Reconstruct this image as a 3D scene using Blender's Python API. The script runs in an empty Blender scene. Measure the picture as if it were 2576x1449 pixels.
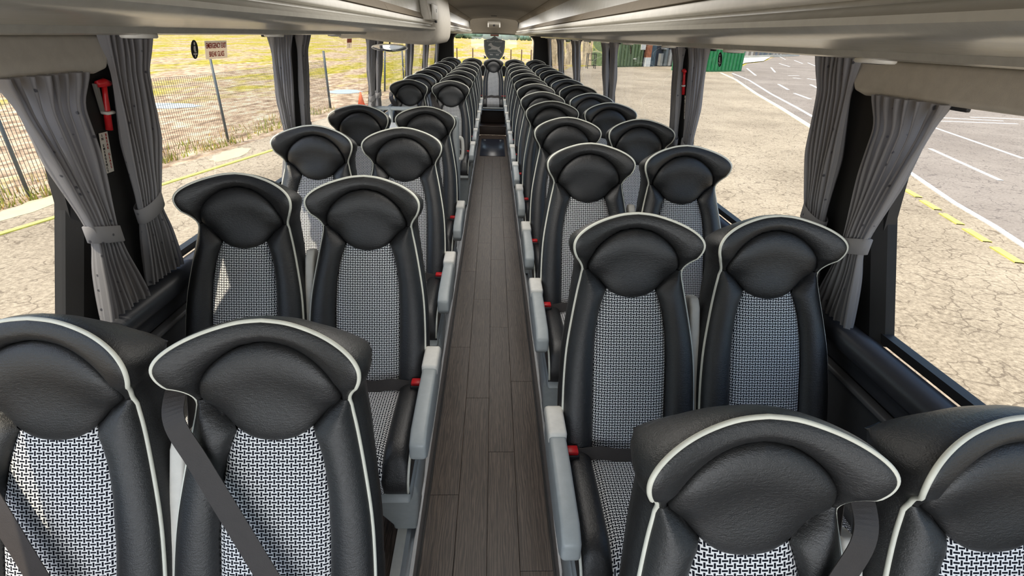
import bpy, bmesh, math, random
from mathutils import Vector, Matrix
random.seed(7)
C = bpy.context.scene.collection
sc = bpy.context.scene
# ------------------------------------------------------------------ camera
F, TH, YAW, ROLL = 1267.6, .4647, .0463, .0325
CAM = Vector((.0044, 0, 1.78))
def ray(px, py):
    u = (px-1288)/F; v = (py-724.5)/F
    cr, sr = math.cos(ROLL), math.sin(ROLL)
    u, v = cr*u+sr*v, -sr*u+cr*v
    ct, st = math.cos(TH), math.sin(TH)
    yr = ct-v*st; z = -st-v*ct
    c, s = math.cos(YAW), math.sin(YAW)
    return Vector((c*u+s*yr, -s*u+c*yr, z))
cd = bpy.data.cameras.new('camera'); cam = bpy.data.objects.new('camera', cd); C.objects.link(cam)
fw = ray(1288, 724.5).normalized(); rt = (ray(1289, 724.5)-ray(1288, 724.5)).normalized(); up = rt.cross(fw).normalized()
M = Matrix((rt, up, -fw)).transposed().to_4x4(); M.translation = CAM
cam.matrix_world = M
cd.sensor_width = 36; cd.lens = 36*F/2576; cd.clip_start = .02; cd.clip_end = 3000
sc.camera = cam
# ------------------------------------------------------------------ world, sun, lamps, exposure
w = bpy.data.worlds.new('sky'); sc.world = w; w.use_nodes = True
nt = w.node_tree; nt.nodes.clear()
sky = nt.nodes.new('ShaderNodeTexSky'); sky.sky_type = 'NISHITA'; sky.sun_disc = False
sky.sun_elevation = math.radians(66); sky.sun_rotation = math.radians(227); sky.air_density = 1.3; sky.dust_density = 2.0
bg = nt.nodes.new('ShaderNodeBackground'); bg.inputs[1].default_value = .20
out = nt.nodes.new('ShaderNodeOutputWorld')
nt.links.new(sky.outputs[0], bg.inputs[0]); nt.links.new(bg.outputs[0], out.inputs[0])
def lamp(name, kind, loc, energy, color=(1, 1, 1), size=(1, 1), aim=None):
    d = bpy.data.lights.new(name, kind); d.energy = energy; d.color = color
    if kind == 'AREA': d.shape = 'RECTANGLE'; d.size, d.size_y = size
    o = bpy.data.objects.new(name, d); C.objects.link(o); o.location = loc
    if aim: o.rotation_euler = (Vector(aim)).to_track_quat('-Z', 'Y').to_euler()
    return o
SUN = lamp('sun', 'SUN', (-20, -20, 60), 3.9, (1, .88, .70), aim=(.27, .27, -.92)); SUN.data.angle = .01
lamp('windscreen_fill', 'AREA', (0, -1.9, 1.55), 34, (.90, .94, 1), (2.1, .9), (0, 1, -.12))  # added fill light at the unseen windscreen, brightens the seat fronts
for yy in (2.2, 5.0, 7.8, 10.0):   # added fill lights under the ceiling, to lift the dark cabin
    lamp('ceiling_fill', 'AREA', (0, yy, 2.02), 9.5, (1, .96, .9), (.5, 1.9), (0, 0, -1))
sc.view_settings.view_transform = 'Standard'; sc.view_settings.look = 'None'
sc.view_settings.exposure = .45; sc.view_settings.gamma = 1; sc.view_settings.use_curve_mapping = False

# ------------------------------------------------------------------ materials
def newmat(name):
    m = bpy.data.materials.new(name); m.use_nodes = True
    return m, m.node_tree, m.node_tree.nodes['Principled BSDF']
def nd(t, typ, **k):
    n = t.nodes.new(typ)
    for a, b in k.items():
        if a.startswith('i_'): n.inputs[a[2:].replace('_', ' ')].default_value = b
        else: setattr(n, a, b)
    return n
def coords(t, scale=(1, 1, 1), which='Object'):
    tc = nd(t, 'ShaderNodeTexCoord'); mp = nd(t, 'ShaderNodeMapping'); mp.inputs['Scale'].default_value = scale
    t.links.new(tc.outputs[which], mp.inputs[0]); return mp.outputs[0]
def noise(t, vec, scale, detail=4, rough=.6):
    n = nd(t, 'ShaderNodeTexNoise'); n.inputs['Scale'].default_value = scale; n.inputs['Detail'].default_value = detail; n.inputs['Roughness'].default_value = rough
    t.links.new(vec, n.inputs['Vector']); return n.outputs['Fac']
def ramp(t, fac, stops):
    r = nd(t, 'ShaderNodeValToRGB'); e = r.color_ramp.elements
    while len(e) < len(stops): e.new(.5)
    for i, (p, c) in enumerate(stops): e[i].position = p; e[i].color = (*c, 1) if len(c) == 3 else c
    t.links.new(fac, r.inputs[0]); return r.outputs[0]
def bump(t, p, h, s=.3, d=.01):
    b = nd(t, 'ShaderNodeBump'); b.inputs['Strength'].default_value = s; b.inputs['Distance'].default_value = d
    t.links.new(h, b.inputs['Height']); t.links.new(b.outputs[0], p.inputs['Normal'])
def simple(name, col, rough=.5, metal=0, nscale=0, nstr=.15, ndist=.002, var=0, spec=.5):
    m, t, p = newmat(name)
    p.inputs['Base Color'].default_value = (*col, 1); p.inputs['Roughness'].default_value = rough; p.inputs['Metallic'].default_value = metal
    p.inputs['Specular IOR Level'].default_value = spec
    v = coords(t)
    if nscale: bump(t, p, noise(t, v, nscale), nstr, ndist)
    f = noise(t, v, max(nscale*.1, 3), 3)
    k = var or .06
    c = ramp(t, f, [(.3, [x*(1-k) for x in col]), (.7, [min(1, x*(1+k)) for x in col])]); t.links.new(c, p.inputs['Base Color'])
    return m
def mathn(t, op, a, b=None, c=None):
    n = nd(t, 'ShaderNodeMath', operation=op)
    for i, x in enumerate((a, b, c)):
        if x is None: continue
        if isinstance(x, (int, float)): n.inputs[i].default_value = x
        else: t.links.new(x, n.inputs[i])
    return n.outputs[0]
def leather_mat():
    m, t, p = newmat('black_leather')
    p.inputs['Roughness'].default_value = .36; p.inputs['Specular IOR Level'].default_value = .75
    v = coords(t, (1, 1, 2.4)); n1 = noise(t, v, 95, 6, .7)
    vo = nd(t, 'ShaderNodeTexVoronoi', feature='DISTANCE_TO_EDGE'); vo.inputs['Scale'].default_value = 260
    t.links.new(coords(t), vo.inputs['Vector'])
    h = mathn(t, 'ADD', n1, mathn(t, 'MULTIPLY', vo.outputs[0], .35))
    bump(t, p, h, .7, .0019)
    t.links.new(ramp(t, n1, [(.3, (.011, .011, .0115)), (.7, (.019, .019, .0195))]), p.inputs['Base Color'])
    return m
LEATHER = leather_mat()
def weave_mat():
    m, t, p = newmat('woven_seat_fabric')
    uv = nd(t, 'ShaderNodeTexCoord').outputs['UV']; sx = nd(t, 'ShaderNodeSeparateXYZ'); t.links.new(uv, sx.inputs[0])
    wob = noise(t, uv, 60, 2)
    U = mathn(t, 'ADD', sx.outputs[0], mathn(t, 'MULTIPLY', mathn(t, 'SUBTRACT', wob, .5), .0012)); V = sx.outputs[1]
    c = .0088
    def wr(x, o): return mathn(t, 'ABSOLUTE', mathn(t, 'WRAP', mathn(t, 'ADD', x, o), c, -c))
    tot = None
    for ox, oy, L, W in ((0, 0, .62, .20), (c, c, .62, .20), (c, 0, .22, .56), (0, c, .22, .56)):
        k = mathn(t, 'MULTIPLY', mathn(t, 'LESS_THAN', wr(U, ox), L*c), mathn(t, 'LESS_THAN', wr(V, oy), W*c))
        tot = k if tot is None else mathn(t, 'MAXIMUM', tot, k)
    fn = noise(t, uv, 900, 2)
    mx = nd(t, 'ShaderNodeMix', data_type='RGBA')
    t.links.new(tot, mx.inputs['Factor'])
    t.links.new(ramp(t, fn, [(.3, (.68, .69, .70)), (.7, (.97, .97, .97))]), mx.inputs['A'])
    mx.inputs['B'].default_value = (.006, .007, .013, 1)
    t.links.new(mx.outputs['Result'], p.inputs['Base Color'])
    p.inputs['Roughness'].default_value = .85; p.inputs['Specular IOR Level'].default_value = .2
    bump(t, p, mathn(t, 'SUBTRACT', 1, tot), .4, .001)
    return m
WEAVE = weave_mat()
PIPING = simple('cream_piping', (.80, .80, .70), .5, nscale=400)
GREYPL = simple('grey_plastic', (.40, .43, .43), .42, nscale=300, nstr=.08)
PALEPL = simple('pale_armrest_plastic', (.74, .72, .66), .5, nscale=300, nstr=.08)
DARKPL = simple('dark_plastic', (.018, .018, .02), .5, nscale=200)
BELT = simple('seat_belt_webbing', (.045, .038, .035), .55, nscale=500, nstr=.3)
REDPL = simple('red_plastic', (.62, .015, .02), .35)
BEIGE = simple('beige_trim_plastic', (.52, .485, .42), .55, nscale=350, nstr=.12)
BEIGE2 = simple('rack_glossy_plastic', (.40, .385, .335), .27, nscale=300, nstr=.06)
LIDM = simple('rack_lid_fabric', (.19, .155, .11), .7, nscale=400, nstr=.2)
CEILM = simple('ceiling_lining', (.26, .225, .18), .8, nscale=30, nstr=.3, ndist=.01)
WALLM = simple('wall_lining_charcoal', (.035, .036, .039), .7, nscale=400, nstr=.2)
SILLM = simple('sill_vinyl', (.035, .037, .044), .38, nscale=250, nstr=.1)
PILLARM = simple('pillar_lining', (.012, .011, .0105), .7, nscale=300)
ALU = simple('brushed_aluminium', (.60, .62, .65), .3, .85, nscale=150)
WHITE = simple('white_label', (.80, .76, .70), .5)
REDINK = simple('red_ink', (.45, .03, .02), .6)
BLACKINK = simple('black_ink', (.012, .012, .014), .6)
SPKM = simple('speaker_grille', (.10, .085, .045), .6, nscale=500, nstr=.5)
BROWNM = simple('brown_step_vinyl', (.045, .03, .024), .5, nscale=100)
def window_sign_mat():
    m, t, p = newmat('window_sign_film'); v = coords(t)
    t.links.new(ramp(t, noise(t, v, 40), [(.3, (.80, .74, .64)), (.7, (.88, .82, .72))]), p.inputs['Base Color']); p.inputs['Roughness'].default_value = .5
    tr = nd(t, 'ShaderNodeBsdfTranslucent'); tr.inputs[0].default_value = (.95, .85, .72, 1); mx = nd(t, 'ShaderNodeMixShader'); mx.inputs[0].default_value = .55
    o = t.nodes['Material Output']; t.links.new(p.outputs[0], mx.inputs[1]); t.links.new(tr.outputs[0], mx.inputs[2]); t.links.new(mx.outputs[0], o.inputs[0])
    return m
FILM = window_sign_mat()
def curtain_mat():
    m, t, p = newmat('grey_curtain_cloth')
    v = coords(t); vo = nd(t, 'ShaderNodeTexVoronoi'); vo.inputs['Scale'].default_value = 26; t.links.new(v, vo.inputs['Vector'])
    col = ramp(t, vo.outputs['Distance'], [(.10, (.07, .07, .08)), (.13, (.29, .28, .28))])
    t.links.new(col, p.inputs['Base Color']); p.inputs['Roughness'].default_value = .85
    bump(t, p, noise(t, v, 600, 2), .3, .001)
    tr = nd(t, 'ShaderNodeBsdfTranslucent'); tr.inputs[0].default_value = (.75, .74, .78, 1)
    mx = nd(t, 'ShaderNodeMixShader'); mx.inputs[0].default_value = .28
    o = t.nodes['Material Output']; t.links.new(p.outputs[0], mx.inputs[1]); t.links.new(tr.outputs[0], mx.inputs[2]); t.links.new(mx.outputs[0], o.inputs[0])
    return m
CURT = curtain_mat()
def glass_mat():
    m, t, p = newmat('window_glass')
    t.nodes.remove(p)
    tr = nd(t, 'ShaderNodeBsdfTransparent'); tr.inputs[0].default_value = (.96, .98, .97, 1)
    gl = nd(t, 'ShaderNodeBsdfGlossy'); gl.inputs['Roughness'].default_value = .01
    lw = nd(t, 'ShaderNodeLayerWeight'); lw.inputs[0].default_value = .5
    fr = mathn(t, 'MULTIPLY_ADD', mathn(t, 'POWER', lw.outputs['Facing'], 5), .85, .045)
    mx = nd(t, 'ShaderNodeMixShader'); t.links.new(fr, mx.inputs[0]); t.links.new(tr.outputs[0], mx.inputs[1]); t.links.new(gl.outputs[0], mx.inputs[2])
    t.links.new(mx.outputs[0], t.nodes['Material Output'].inputs[0])
    return m
GLASS = glass_mat()
def plank_mat():
    m, t, p = newmat('dark_wood_vinyl')
    oi = nd(t, 'ShaderNodeObjectInfo'); tc = nd(t, 'ShaderNodeTexCoord')
    ad = nd(t, 'ShaderNodeVectorMath', operation='MULTIPLY_ADD'); t.links.new(tc.outputs['Object'], ad.inputs[0])
    ad.inputs[1].default_value = (9, .8, 9)
    cx = nd(t, 'ShaderNodeCombineXYZ'); t.links.new(mathn(t, 'MULTIPLY', oi.outputs['Random'], 37), cx.inputs[2]); t.links.new(mathn(t, 'MULTIPLY', oi.outputs['Random'], 11), cx.inputs[1])
    t.links.new(cx.outputs[0], ad.inputs[2])
    wv = nd(t, 'ShaderNodeTexWave', wave_type='BANDS', bands_direction='X'); wv.inputs['Scale'].default_value = 3.2; wv.inputs['Distortion'].default_value = 14; wv.inputs['Detail'].default_value = 4; wv.inputs['Detail Scale'].default_value = 1.5
    t.links.new(ad.outputs[0], wv.inputs[0])
    sp = nd(t, 'ShaderNodeVectorMath', operation='MULTIPLY'); t.links.new(ad.outputs[0], sp.inputs[0]); sp.inputs[1].default_value = (12, 1.5, 12)
    n2 = noise(t, sp.outputs[0], 3, 5)
    f = mathn(t, 'ADD', mathn(t, 'MULTIPLY', wv.outputs['Fac'], .25), mathn(t, 'MULTIPLY', n2, .75))
    t.links.new(ramp(t, f, [(.30, (.026, .0165, .012)), (.5, (.066, .045, .033)), (.70, (.125, .090, .068))]), p.inputs['Base Color'])
    p.inputs['Roughness'].default_value = .42; bump(t, p, f, .15, .001)
    return m
PLANK = plank_mat()
def asphalt_mat(name, a, b, crack, sc_=1.0):
    m, t, p = newmat(name)
    v = coords(t); n1 = noise(t, v, .25*sc_, 5); n2 = noise(t, v, 18*sc_, 6, .75)
    wv = noise(t, v, 1.3, 3)
    vo = nd(t, 'ShaderNodeTexVoronoi', feature='DISTANCE_TO_EDGE'); vo.inputs['Scale'].default_value = 3.2*sc_
    ad = nd(t, 'ShaderNodeVectorMath', operation='ADD'); t.links.new(v, ad.inputs[0])
    sm_ = nd(t, 'ShaderNodeVectorMath', operation='SCALE'); nn = nd(t, 'ShaderNodeTexNoise'); nn.inputs['Scale'].default_value = 2.2; nn.inputs['Detail'].default_value = 5; t.links.new(v, nn.inputs['Vector']); t.links.new(nn.outputs['Color'], sm_.inputs[0]); sm_.inputs[3].default_value = .45; t.links.new(sm_.outputs[0], ad.inputs[1])
    t.links.new(ad.outputs[0], vo.inputs['Vector'])
    ck = mathn(t, 'MULTIPLY', mathn(t, 'LESS_THAN', vo.outputs['Distance'], .03), mathn(t, 'GREATER_THAN', wv, .45))
    f = mathn(t, 'ADD', mathn(t, 'MULTIPLY', n1, .35), mathn(t, 'MULTIPLY', n2, .65))
    base = ramp(t, f, [(.38, a), (.62, b)])
    mx = nd(t, 'ShaderNodeMix', data_type='RGBA'); t.links.new(mathn(t, 'MULTIPLY', ck, .65), mx.inputs['Factor']); t.links.new(base, mx.inputs['A']); mx.inputs['B'].default_value = (*crack, 1)
    t.links.new(mx.outputs['Result'], p.inputs['Base Color']); p.inputs['Roughness'].default_value = .95; p.inputs['Specular IOR Level'].default_value = .1
    return m
ASPH = asphalt_mat('pale_cracked_asphalt', (.22, .18, .13), (.53, .45, .335), (.14, .11, .08))
ROADM = asphalt_mat('grey_road_asphalt', (.20, .17, .145), (.37, .325, .28), (.13, .11, .10))
CONC = asphalt_mat('pale_concrete', (.60, .56, .48), (.80, .76, .66), (.40, .36, .30))
def field_mat():
    m, t, p = newmat('dry_grass_field')
    v = coords(t, (1, .35, 1)); n1 = noise(t, v, .16, 6, .65); n2 = noise(t, coords(t, (1, .5, 1)), 2.6, 6, .7); n3 = noise(t, v, .45, 4)
    dry = ramp(t, n2, [(.35, (.22, .15, .10)), (.5, (.47, .35, .24)), (.65, (.70, .58, .42))])
    gr = ramp(t, n2, [(.3, (.13, .15, .015)), (.5, (.40, .34, .055)), (.68, (.66, .51, .16))])
    # distance from the fence: far field grows more yellow grass
    sx = nd(t, 'ShaderNodeSeparateXYZ'); t.links.new(nd(t, 'ShaderNodeTexCoord').outputs['Object'], sx.inputs[0])
    far = nd(t, 'ShaderNodeMapRange'); far.inputs['From Min'].default_value = 12; far.inputs['From Max'].default_value = 45; far.inputs['To Min'].default_value = -.07; far.inputs['To Max'].default_value = .05
    t.links.new(sx.outputs[1], far.inputs[0])
    f = mathn(t, 'ADD', mathn(t, 'ADD', mathn(t, 'MULTIPLY', n1, .6), mathn(t, 'MULTIPLY', n3, .4)), far.outputs[0])
    mk = ramp(t, f, [(.50, (0, 0, 0)), (.58, (1, 1, 1))])
    mx = nd(t, 'ShaderNodeMix', data_type='RGBA'); t.links.new(mk, mx.inputs['Factor']); t.links.new(dry, mx.inputs['A']); t.links.new(gr, mx.inputs['B'])
    t.links.new(mx.outputs['Result'], p.inputs['Base Color']); p.inputs['Roughness'].default_value = 1; p.inputs['Specular IOR Level'].default_value = 0
    return m
FIELD = field_mat()

# ------------------------------------------------------------------ mesh helpers
def mesh(name, vs, fs, smooth=False, uv=None):
    me = bpy.data.meshes.new(name); me.from_pydata([tuple(v) for v in vs], [], fs)
    if uv:
        l = me.uv_layers.new(name='UVMap')
        for lp in me.loops: l.data[lp.index].uv = uv[lp.vertex_index]
    bm = bmesh.new(); bm.from_mesh(me); bmesh.ops.recalc_face_normals(bm, faces=bm.faces); bm.to_mesh(me); bm.free()
    if smooth:
        for p in me.polygons: p.use_smooth = True
    me.update(); return me
def obj(name, me, mat=None, parent=None, label=None, kind=None):
    o = bpy.data.objects.new(name, me); C.objects.link(o)
    if mat and not me.materials: me.materials.append(mat)
    if parent is not None:
        o.parent = parent
        def wm(q): return Matrix() if q is None else wm(q.parent) @ q.matrix_parent_inverse @ Matrix.Translation(q.location)
        o.matrix_parent_inverse = wm(parent).inverted()
    if label: o['label'] = label
    if kind: o['kind'] = kind
    return o
def thing(name, label, cat, loc=(0, 0, 0), group=None):
    o = bpy.data.objects.new(name, None); C.objects.link(o); o.location = loc; o.empty_display_size = .1
    o['label'] = label; o['category'] = cat
    if group: o['group'] = group
    return o
def tag(o, label, cat, group=None, kind=None):
    o['label'] = label; o['category'] = cat
    if group: o['group'] = group
    if kind: o['kind'] = kind
    return o
class MB:
    def __init__(s): s.v = []; s.f = []
    def add(s, vs, fs):
        b = len(s.v); s.v += [tuple(v) for v in vs]; s.f += [[i+b for i in f] for f in fs]; return s
    def box(s, x0, x1, y0, y1, z0, z1):
        return s.add([(x0, y0, z0), (x1, y0, z0), (x1, y1, z0), (x0, y1, z0), (x0, y0, z1), (x1, y0, z1), (x1, y1, z1), (x0, y1, z1)],
                     [(0, 3, 2, 1), (4, 5, 6, 7), (0, 1, 5, 4), (1, 2, 6, 5), (2, 3, 7, 6), (3, 0, 4, 7)])
    def prism(s, poly, axis, a, b):
        n = len(poly)
        def P(p, t): return (t, p[0], p[1]) if axis == 'x' else (p[0], t, p[1]) if axis == 'y' else (p[0], p[1], t)
        vs = [P(p, a) for p in poly]+[P(p, b) for p in poly]
        return s.add(vs, [list(range(n))[::-1], list(range(n, 2*n))]+[(i, (i+1) % n, n+(i+1) % n, n+i) for i in range(n)])
    def tube(s, pts, r, seg=8, cap=True, closed=False, flat=None):
        pts = [Vector(p) for p in pts]; n = len(pts); vs = []; prev = None
        for i, p in enumerate(pts):
            a = pts[i-1] if (i or closed) else p; b = pts[(i+1) % n] if (i < n-1 or closed) else p
            d = (b-a).normalized()
            ref = prev if prev is not None else (Vector((0, 0, 1)) if abs(d.z) < .9 else Vector((1, 0, 0)))
            u = (ref-d*ref.dot(d)).normalized(); v = d.cross(u); prev = u
            rr = r[i] if isinstance(r, (list, tuple)) else r
            for k in range(seg):
                an = 2*math.pi*k/seg; vs.append(p+u*rr*math.cos(an)+v*rr*math.sin(an))
        m = n if closed else n-1
        fs = [(i*seg+k, i*seg+(k+1) % seg, ((i+1) % n)*seg+(k+1) % seg, ((i+1) % n)*seg+k) for i in range(m) for k in range(seg)]
        if cap and not closed: fs += [tuple(range(seg))[::-1], tuple(range((n-1)*seg, n*seg))]
        return s.add(vs, fs)
    def mesh(s, name='m', smooth=False): return mesh(name, s.v, s.f, smooth)
def bevelled(me, w=.004, seg=2, ang=40):
    bm = bmesh.new(); bm.from_mesh(me)
    ed = [e for e in bm.edges if len(e.link_faces) == 2 and e.calc_face_angle(0) > math.radians(ang)]
    bmesh.ops.bevel(bm, geom=ed, offset=w, segments=seg, affect='EDGES', profile=.5, clamp_overlap=True)
    bm.to_mesh(me); bm.free()
    for p in me.polygons: p.use_smooth = True
    try: me.set_sharp_from_angle(angle=math.radians(50))
    except Exception: pass
    return me
def lerp(tab, x):
    if x <= tab[0][0]: return tab[0][1]
    for (a, b), (c, d) in zip(tab, tab[1:]):
        if x <= c: return b+(d-b)*(x-a)/(c-a)
    return tab[-1][1]
def smoothtab(tab, x, k=.01):
    return (lerp(tab, x-k)+lerp(tab, x)+lerp(tab, x+k)+lerp(tab, x-k/2)+lerp(tab, x+k/2))/5
def catmull(pts, n=5, closed=False):
    out = []; m = len(pts); P = [Vector(p) for p in pts]
    rng = range(m if closed else m-1)
    for i in rng:
        a = P[i-1] if (i or closed) else P[0]; b = P[i]; c = P[(i+1) % m]; d = P[(i+2) % m] if (i+2 < m or closed) else P[-1]
        for k in range(n):
            t = k/n
            out.append(.5*((2*b)+(c-a)*t+(2*a-5*b+4*c-d)*t*t+(3*b-a-3*c+d)*t**3))
    if not closed: out.append(P[-1])
    return out
def cyl_pts(r, n, z=0): return [(r*math.cos(2*math.pi*k/n), r*math.sin(2*math.pi*k/n)) for k in range(n)]
def textmesh(body, size, align='CENTER', font_w=1.0, line=1.0):
    cu = bpy.data.curves.new('t', 'FONT'); cu.body = body; cu.size = size; cu.align_x = align; cu.align_y = 'CENTER'; cu.extrude = .0004; cu.space_line = line; cu.space_character = 1.0; cu.offset = size*.012
    o = bpy.data.objects.new('t', cu); me = bpy.data.meshes.new_from_object(o)
    bpy.data.objects.remove(o); bpy.data.curves.remove(cu)
    if font_w != 1: me.transform(Matrix.Diagonal((font_w, 1, 1, 1)))
    return me
def wallmatrix(side, loc, lean=0):
    """plane basis: text x, text up, normal towards the cabin"""
    if side == 'L': X, Z = Vector((0, 1, 0)), Vector((1, 0, 0))
    elif side == 'R': X, Z = Vector((0, -1, 0)), Vector((-1, 0, 0))
    else: X, Z = Vector((1, 0, 0)), Vector((0, -1, 0))
    Y = Z.cross(X)
    if side in 'LR':
        s = 1 if side == 'L' else -1
        Y = Vector((s*.15, 0, 1)).normalized(); Z = X.cross(Y)
    m = Matrix((X, Y, Z)).transposed().to_4x4(); m.translation = Vector(loc); return m

# ------------------------------------------------------------------ the seat
ZT = 1.205          # height of the headrest piping's apex above the seat platform
OUT = [(0, 0), (.045, -.004), (.09, -.014), (.13, -.026), (.162, -.040), (.184, -.056), (.1945, -.075), (.193, -.098), (.183, -.122), (.167, -.148), (.157, -.172), (.159, -.20), (.168, -.24), (.185, -.322), (.200, -.41), (.207, -.5), (.209, -.6), (.207, -.7), (.200, -.80)]
OUTS = [(v.x, v.y) for v in catmull([(a, b, 0) for a, b in OUT], 4)]
FULL = [(-x, z) for x, z in OUTS[::-1]][:-1]+OUTS
WT = sorted([(z, x) for x, z in OUTS])
def halfw(z): return lerp(WT, z)
PIL = [(0, -.046), (.04, -.052), (.075, -.067), (.108, -.092), (.130, -.122), (.140, -.150), (.141, -.170), (.130, -.185), (.112, -.198), (.092, -.220), (.072, -.240), (.04, -.257), (0, -.262)]
PILS = [(v.x, v.y) for v in catmull([(a, b, 0) for a, b in PIL], 3)]
PFULL = PILS+[(-x, z) for x, z in PILS[::-1]][1:-1]
PT = sorted([(z, x) for x, z in PILS])
FT = [(-.82, .112), (-.6, .115), (-.45, .116), (-.36, .111), (-.30, .101), (-.26, .088), (-.23, .074), (-.2, .06)]
YB = [(-.85, -.29), (-.8, -.27), (-.7, -.232), (-.6, -.19), (-.5, -.145), (-.4, -.100), (-.3, -.052), (-.25, -.028), (-.2, -.008), (-.15, .004), (-.08, .004), (0, .012)]
def base(x, z):
    wg = min(1, max(0, (z+.19)/.07))
    return smoothtab(YB, z, .02)-wg*.052*min(1.2, abs(x)/.19)**2.2
def dist(px, pz, poly, closed=False):
    best = 9; n = len(poly)
    for i in range(n if closed else n-1):
        ax, az = poly[i]; bx, bz = poly[(i+1) % n]; dx, dz = bx-ax, bz-az
        L = dx*dx+dz*dz; t = max(0, min(1, ((px-ax)*dx+(pz-az)*dz)/L)) if L else 0
        d = math.hypot(px-ax-t*dx, pz-az-t*dz)
        if d < best: best = d
    return best
def dome(d, r): return math.sqrt(max(0, 1-(1-min(d/r, 1))**2))
def grid_region(zs, span, nu, h, uvf=None, sides=None):
    vs = []; uv = []
    for z in zs:
        a, b = span(z)
        for i in range(nu+1):
            t = i/nu; t = .5-.5*math.cos(math.pi*t)*(1) if True else t
            x = a+(b-a)*t; vs.append((x, h(x, z), z+ZT)); uv.append((x, -z*1.12))
    n = nu+1
    fs = [(j*n+i, j*n+i+1, (j+1)*n+i+1, (j+1)*n+i) for j in range(len(zs)-1) for i in range(nu)]
    return mesh('seat_part', vs, fs, True, uv)
def lin(a, b, n): return [a+(b-a)*i/n for i in range(n+1)]
def coslin(a, b, n): return [a+(b-a)*(.5-.5*math.cos(math.pi*i/n)) for i in range(n+1)]
def in_pillow(x, z): return PT[0][0] < z < PT[-1][0] and abs(x) < lerp(PT, z)
def h_head(x, z):
    if in_pillow(x, z) or z < -.175: return base(x, z)+.012
    d = min(dist(x, z, FULL), dist(x, z, PFULL, True)); return base(x, z)-.020*dome(d, .05)
ME = {}
ME['headrest'] = grid_region(coslin(-.0005, -.20, 46), lambda z: (-halfw(z), halfw(z)), 60, h_head)
ME['pillow'] = grid_region(coslin(-.0463, -.2618, 30), lambda z: (-lerp(PT, z), lerp(PT, z)), 28, lambda x, z: base(x, z)-.030*dome(dist(x, z, PFULL, True), .065)-.002)
def bol(sgn):
    def inner(z):
        return max(lerp(FT, z), lerp(PT, z) if z > -.2618 else 0) if z > -.262 else lerp(FT, z)
    def span(z):
        a, b = inner(z), halfw(z)
        a = min(a, b-.002)
        return (sgn*a, sgn*b)
    bound = [(sgn*min(inner(z), halfw(z)-.002), z) for z in lin(-.172, -.84, 60)]; outer = [(sgn*halfw(z), z) for z in lin(-.172, -.84, 60)]
    return grid_region(lin(-.176, -.83, 56), span, 12, lambda x, z: base(x, z)-.040*dome(min(dist(x, z, bound), dist(x, z, outer)), .046)*min(1, (.0+(-.170-z))/.03+.15))
ME['bolL'] = bol(-1); ME['bolR'] = bol(1)
ME['fabric'] = grid_region(lin(-.21, -.83, 40), lambda z: (-lerp(FT, z), lerp(FT, z)), 14, lambda x, z: base(x, z)-.012*dome(lerp(FT, z)-abs(x), .05))
ME['piping'] = MB().tube([(x, base(x, z)-.001, z+ZT) for x, z in FULL], .0046, 8).mesh('piping', True)
def shell():
    n = len(FULL); vs = []; pts = [Vector((x, z)) for x, z in FULL]
    nor = []
    for i in range(n):
        a = pts[max(0, i-1)]; b = pts[min(n-1, i+1)]; d = (b-a).normalized(); nor.append(Vector((-d.y, d.x)))
    nor = [sum((nor[max(0, min(n-1, i+k))] for k in range(-7, 8)), Vector((0, 0))).normalized() for i in range(n)]
    rings = [(0, 0, 0), (.006, .010, 0), (.012, .030, .0), (.012, .055, .3), (.007, .078, .7), (-.004, .094, 1), (-.03, .105, 1), (-.07, .110, 1)]
    for off, dy, wgt in rings:
        for i, p in enumerate(pts):
            kk = min(1, dy/.09); sp_ = sum((pts[max(0, min(n-1, i+k))] for k in range(-11, 12)), Vector((0, 0)))/23 if 11 <= i < n-11 else p
            q = p.lerp(sp_, .85*kk*kk)+nor[i]*off; tt = max(0, min(1, (p.y+.15)/.15)); q.y -= tt*tt*(3-2*tt)*dy*.55; b0 = base(p.x, p.y); b1 = smoothtab(YB, p.y, .02)
            if off < -.02: q.x = p.x*(1+off*3)
            vs.append((q.x, b0*(1-wgt)+b1*wgt+dy*(1 if p.y > -.5 else .9), q.y+ZT))
    fs = [(r*n+i, r*n+i+1, (r+1)*n+i+1, (r+1)*n+i) for r in range(len(rings)-1) for i in range(n-1)]
    o = (len(rings)-1)*n
    for i in range(n//2): 
        if i+1 < n-2-i: fs.append((o+i, o+i+1, o+n-2-i, o+n-1-i))
    return mesh('shell', vs, fs, True)
ME['shell'] = shell()
def rect_prism_y(x0, x1, prof, bev=.012):   # prof: closed (y,z) polygon extruded along x
    me = MB().prism(prof, 'x', x0, x1).mesh(); return bevelled(me, bev, 3)
def yb(z): return smoothtab(YB, z, .02)
bp_ = [(yb(z)+.085, z+ZT) for z in (-.28, -.35, -.5, -.65, -.82)]+[(yb(z)+.125, z+ZT) for z in (-.82, -.65, -.5, -.35, -.30)]
ME['backpanel'] = rect_prism_y(-.150, .150, bp_, .015)
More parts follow.
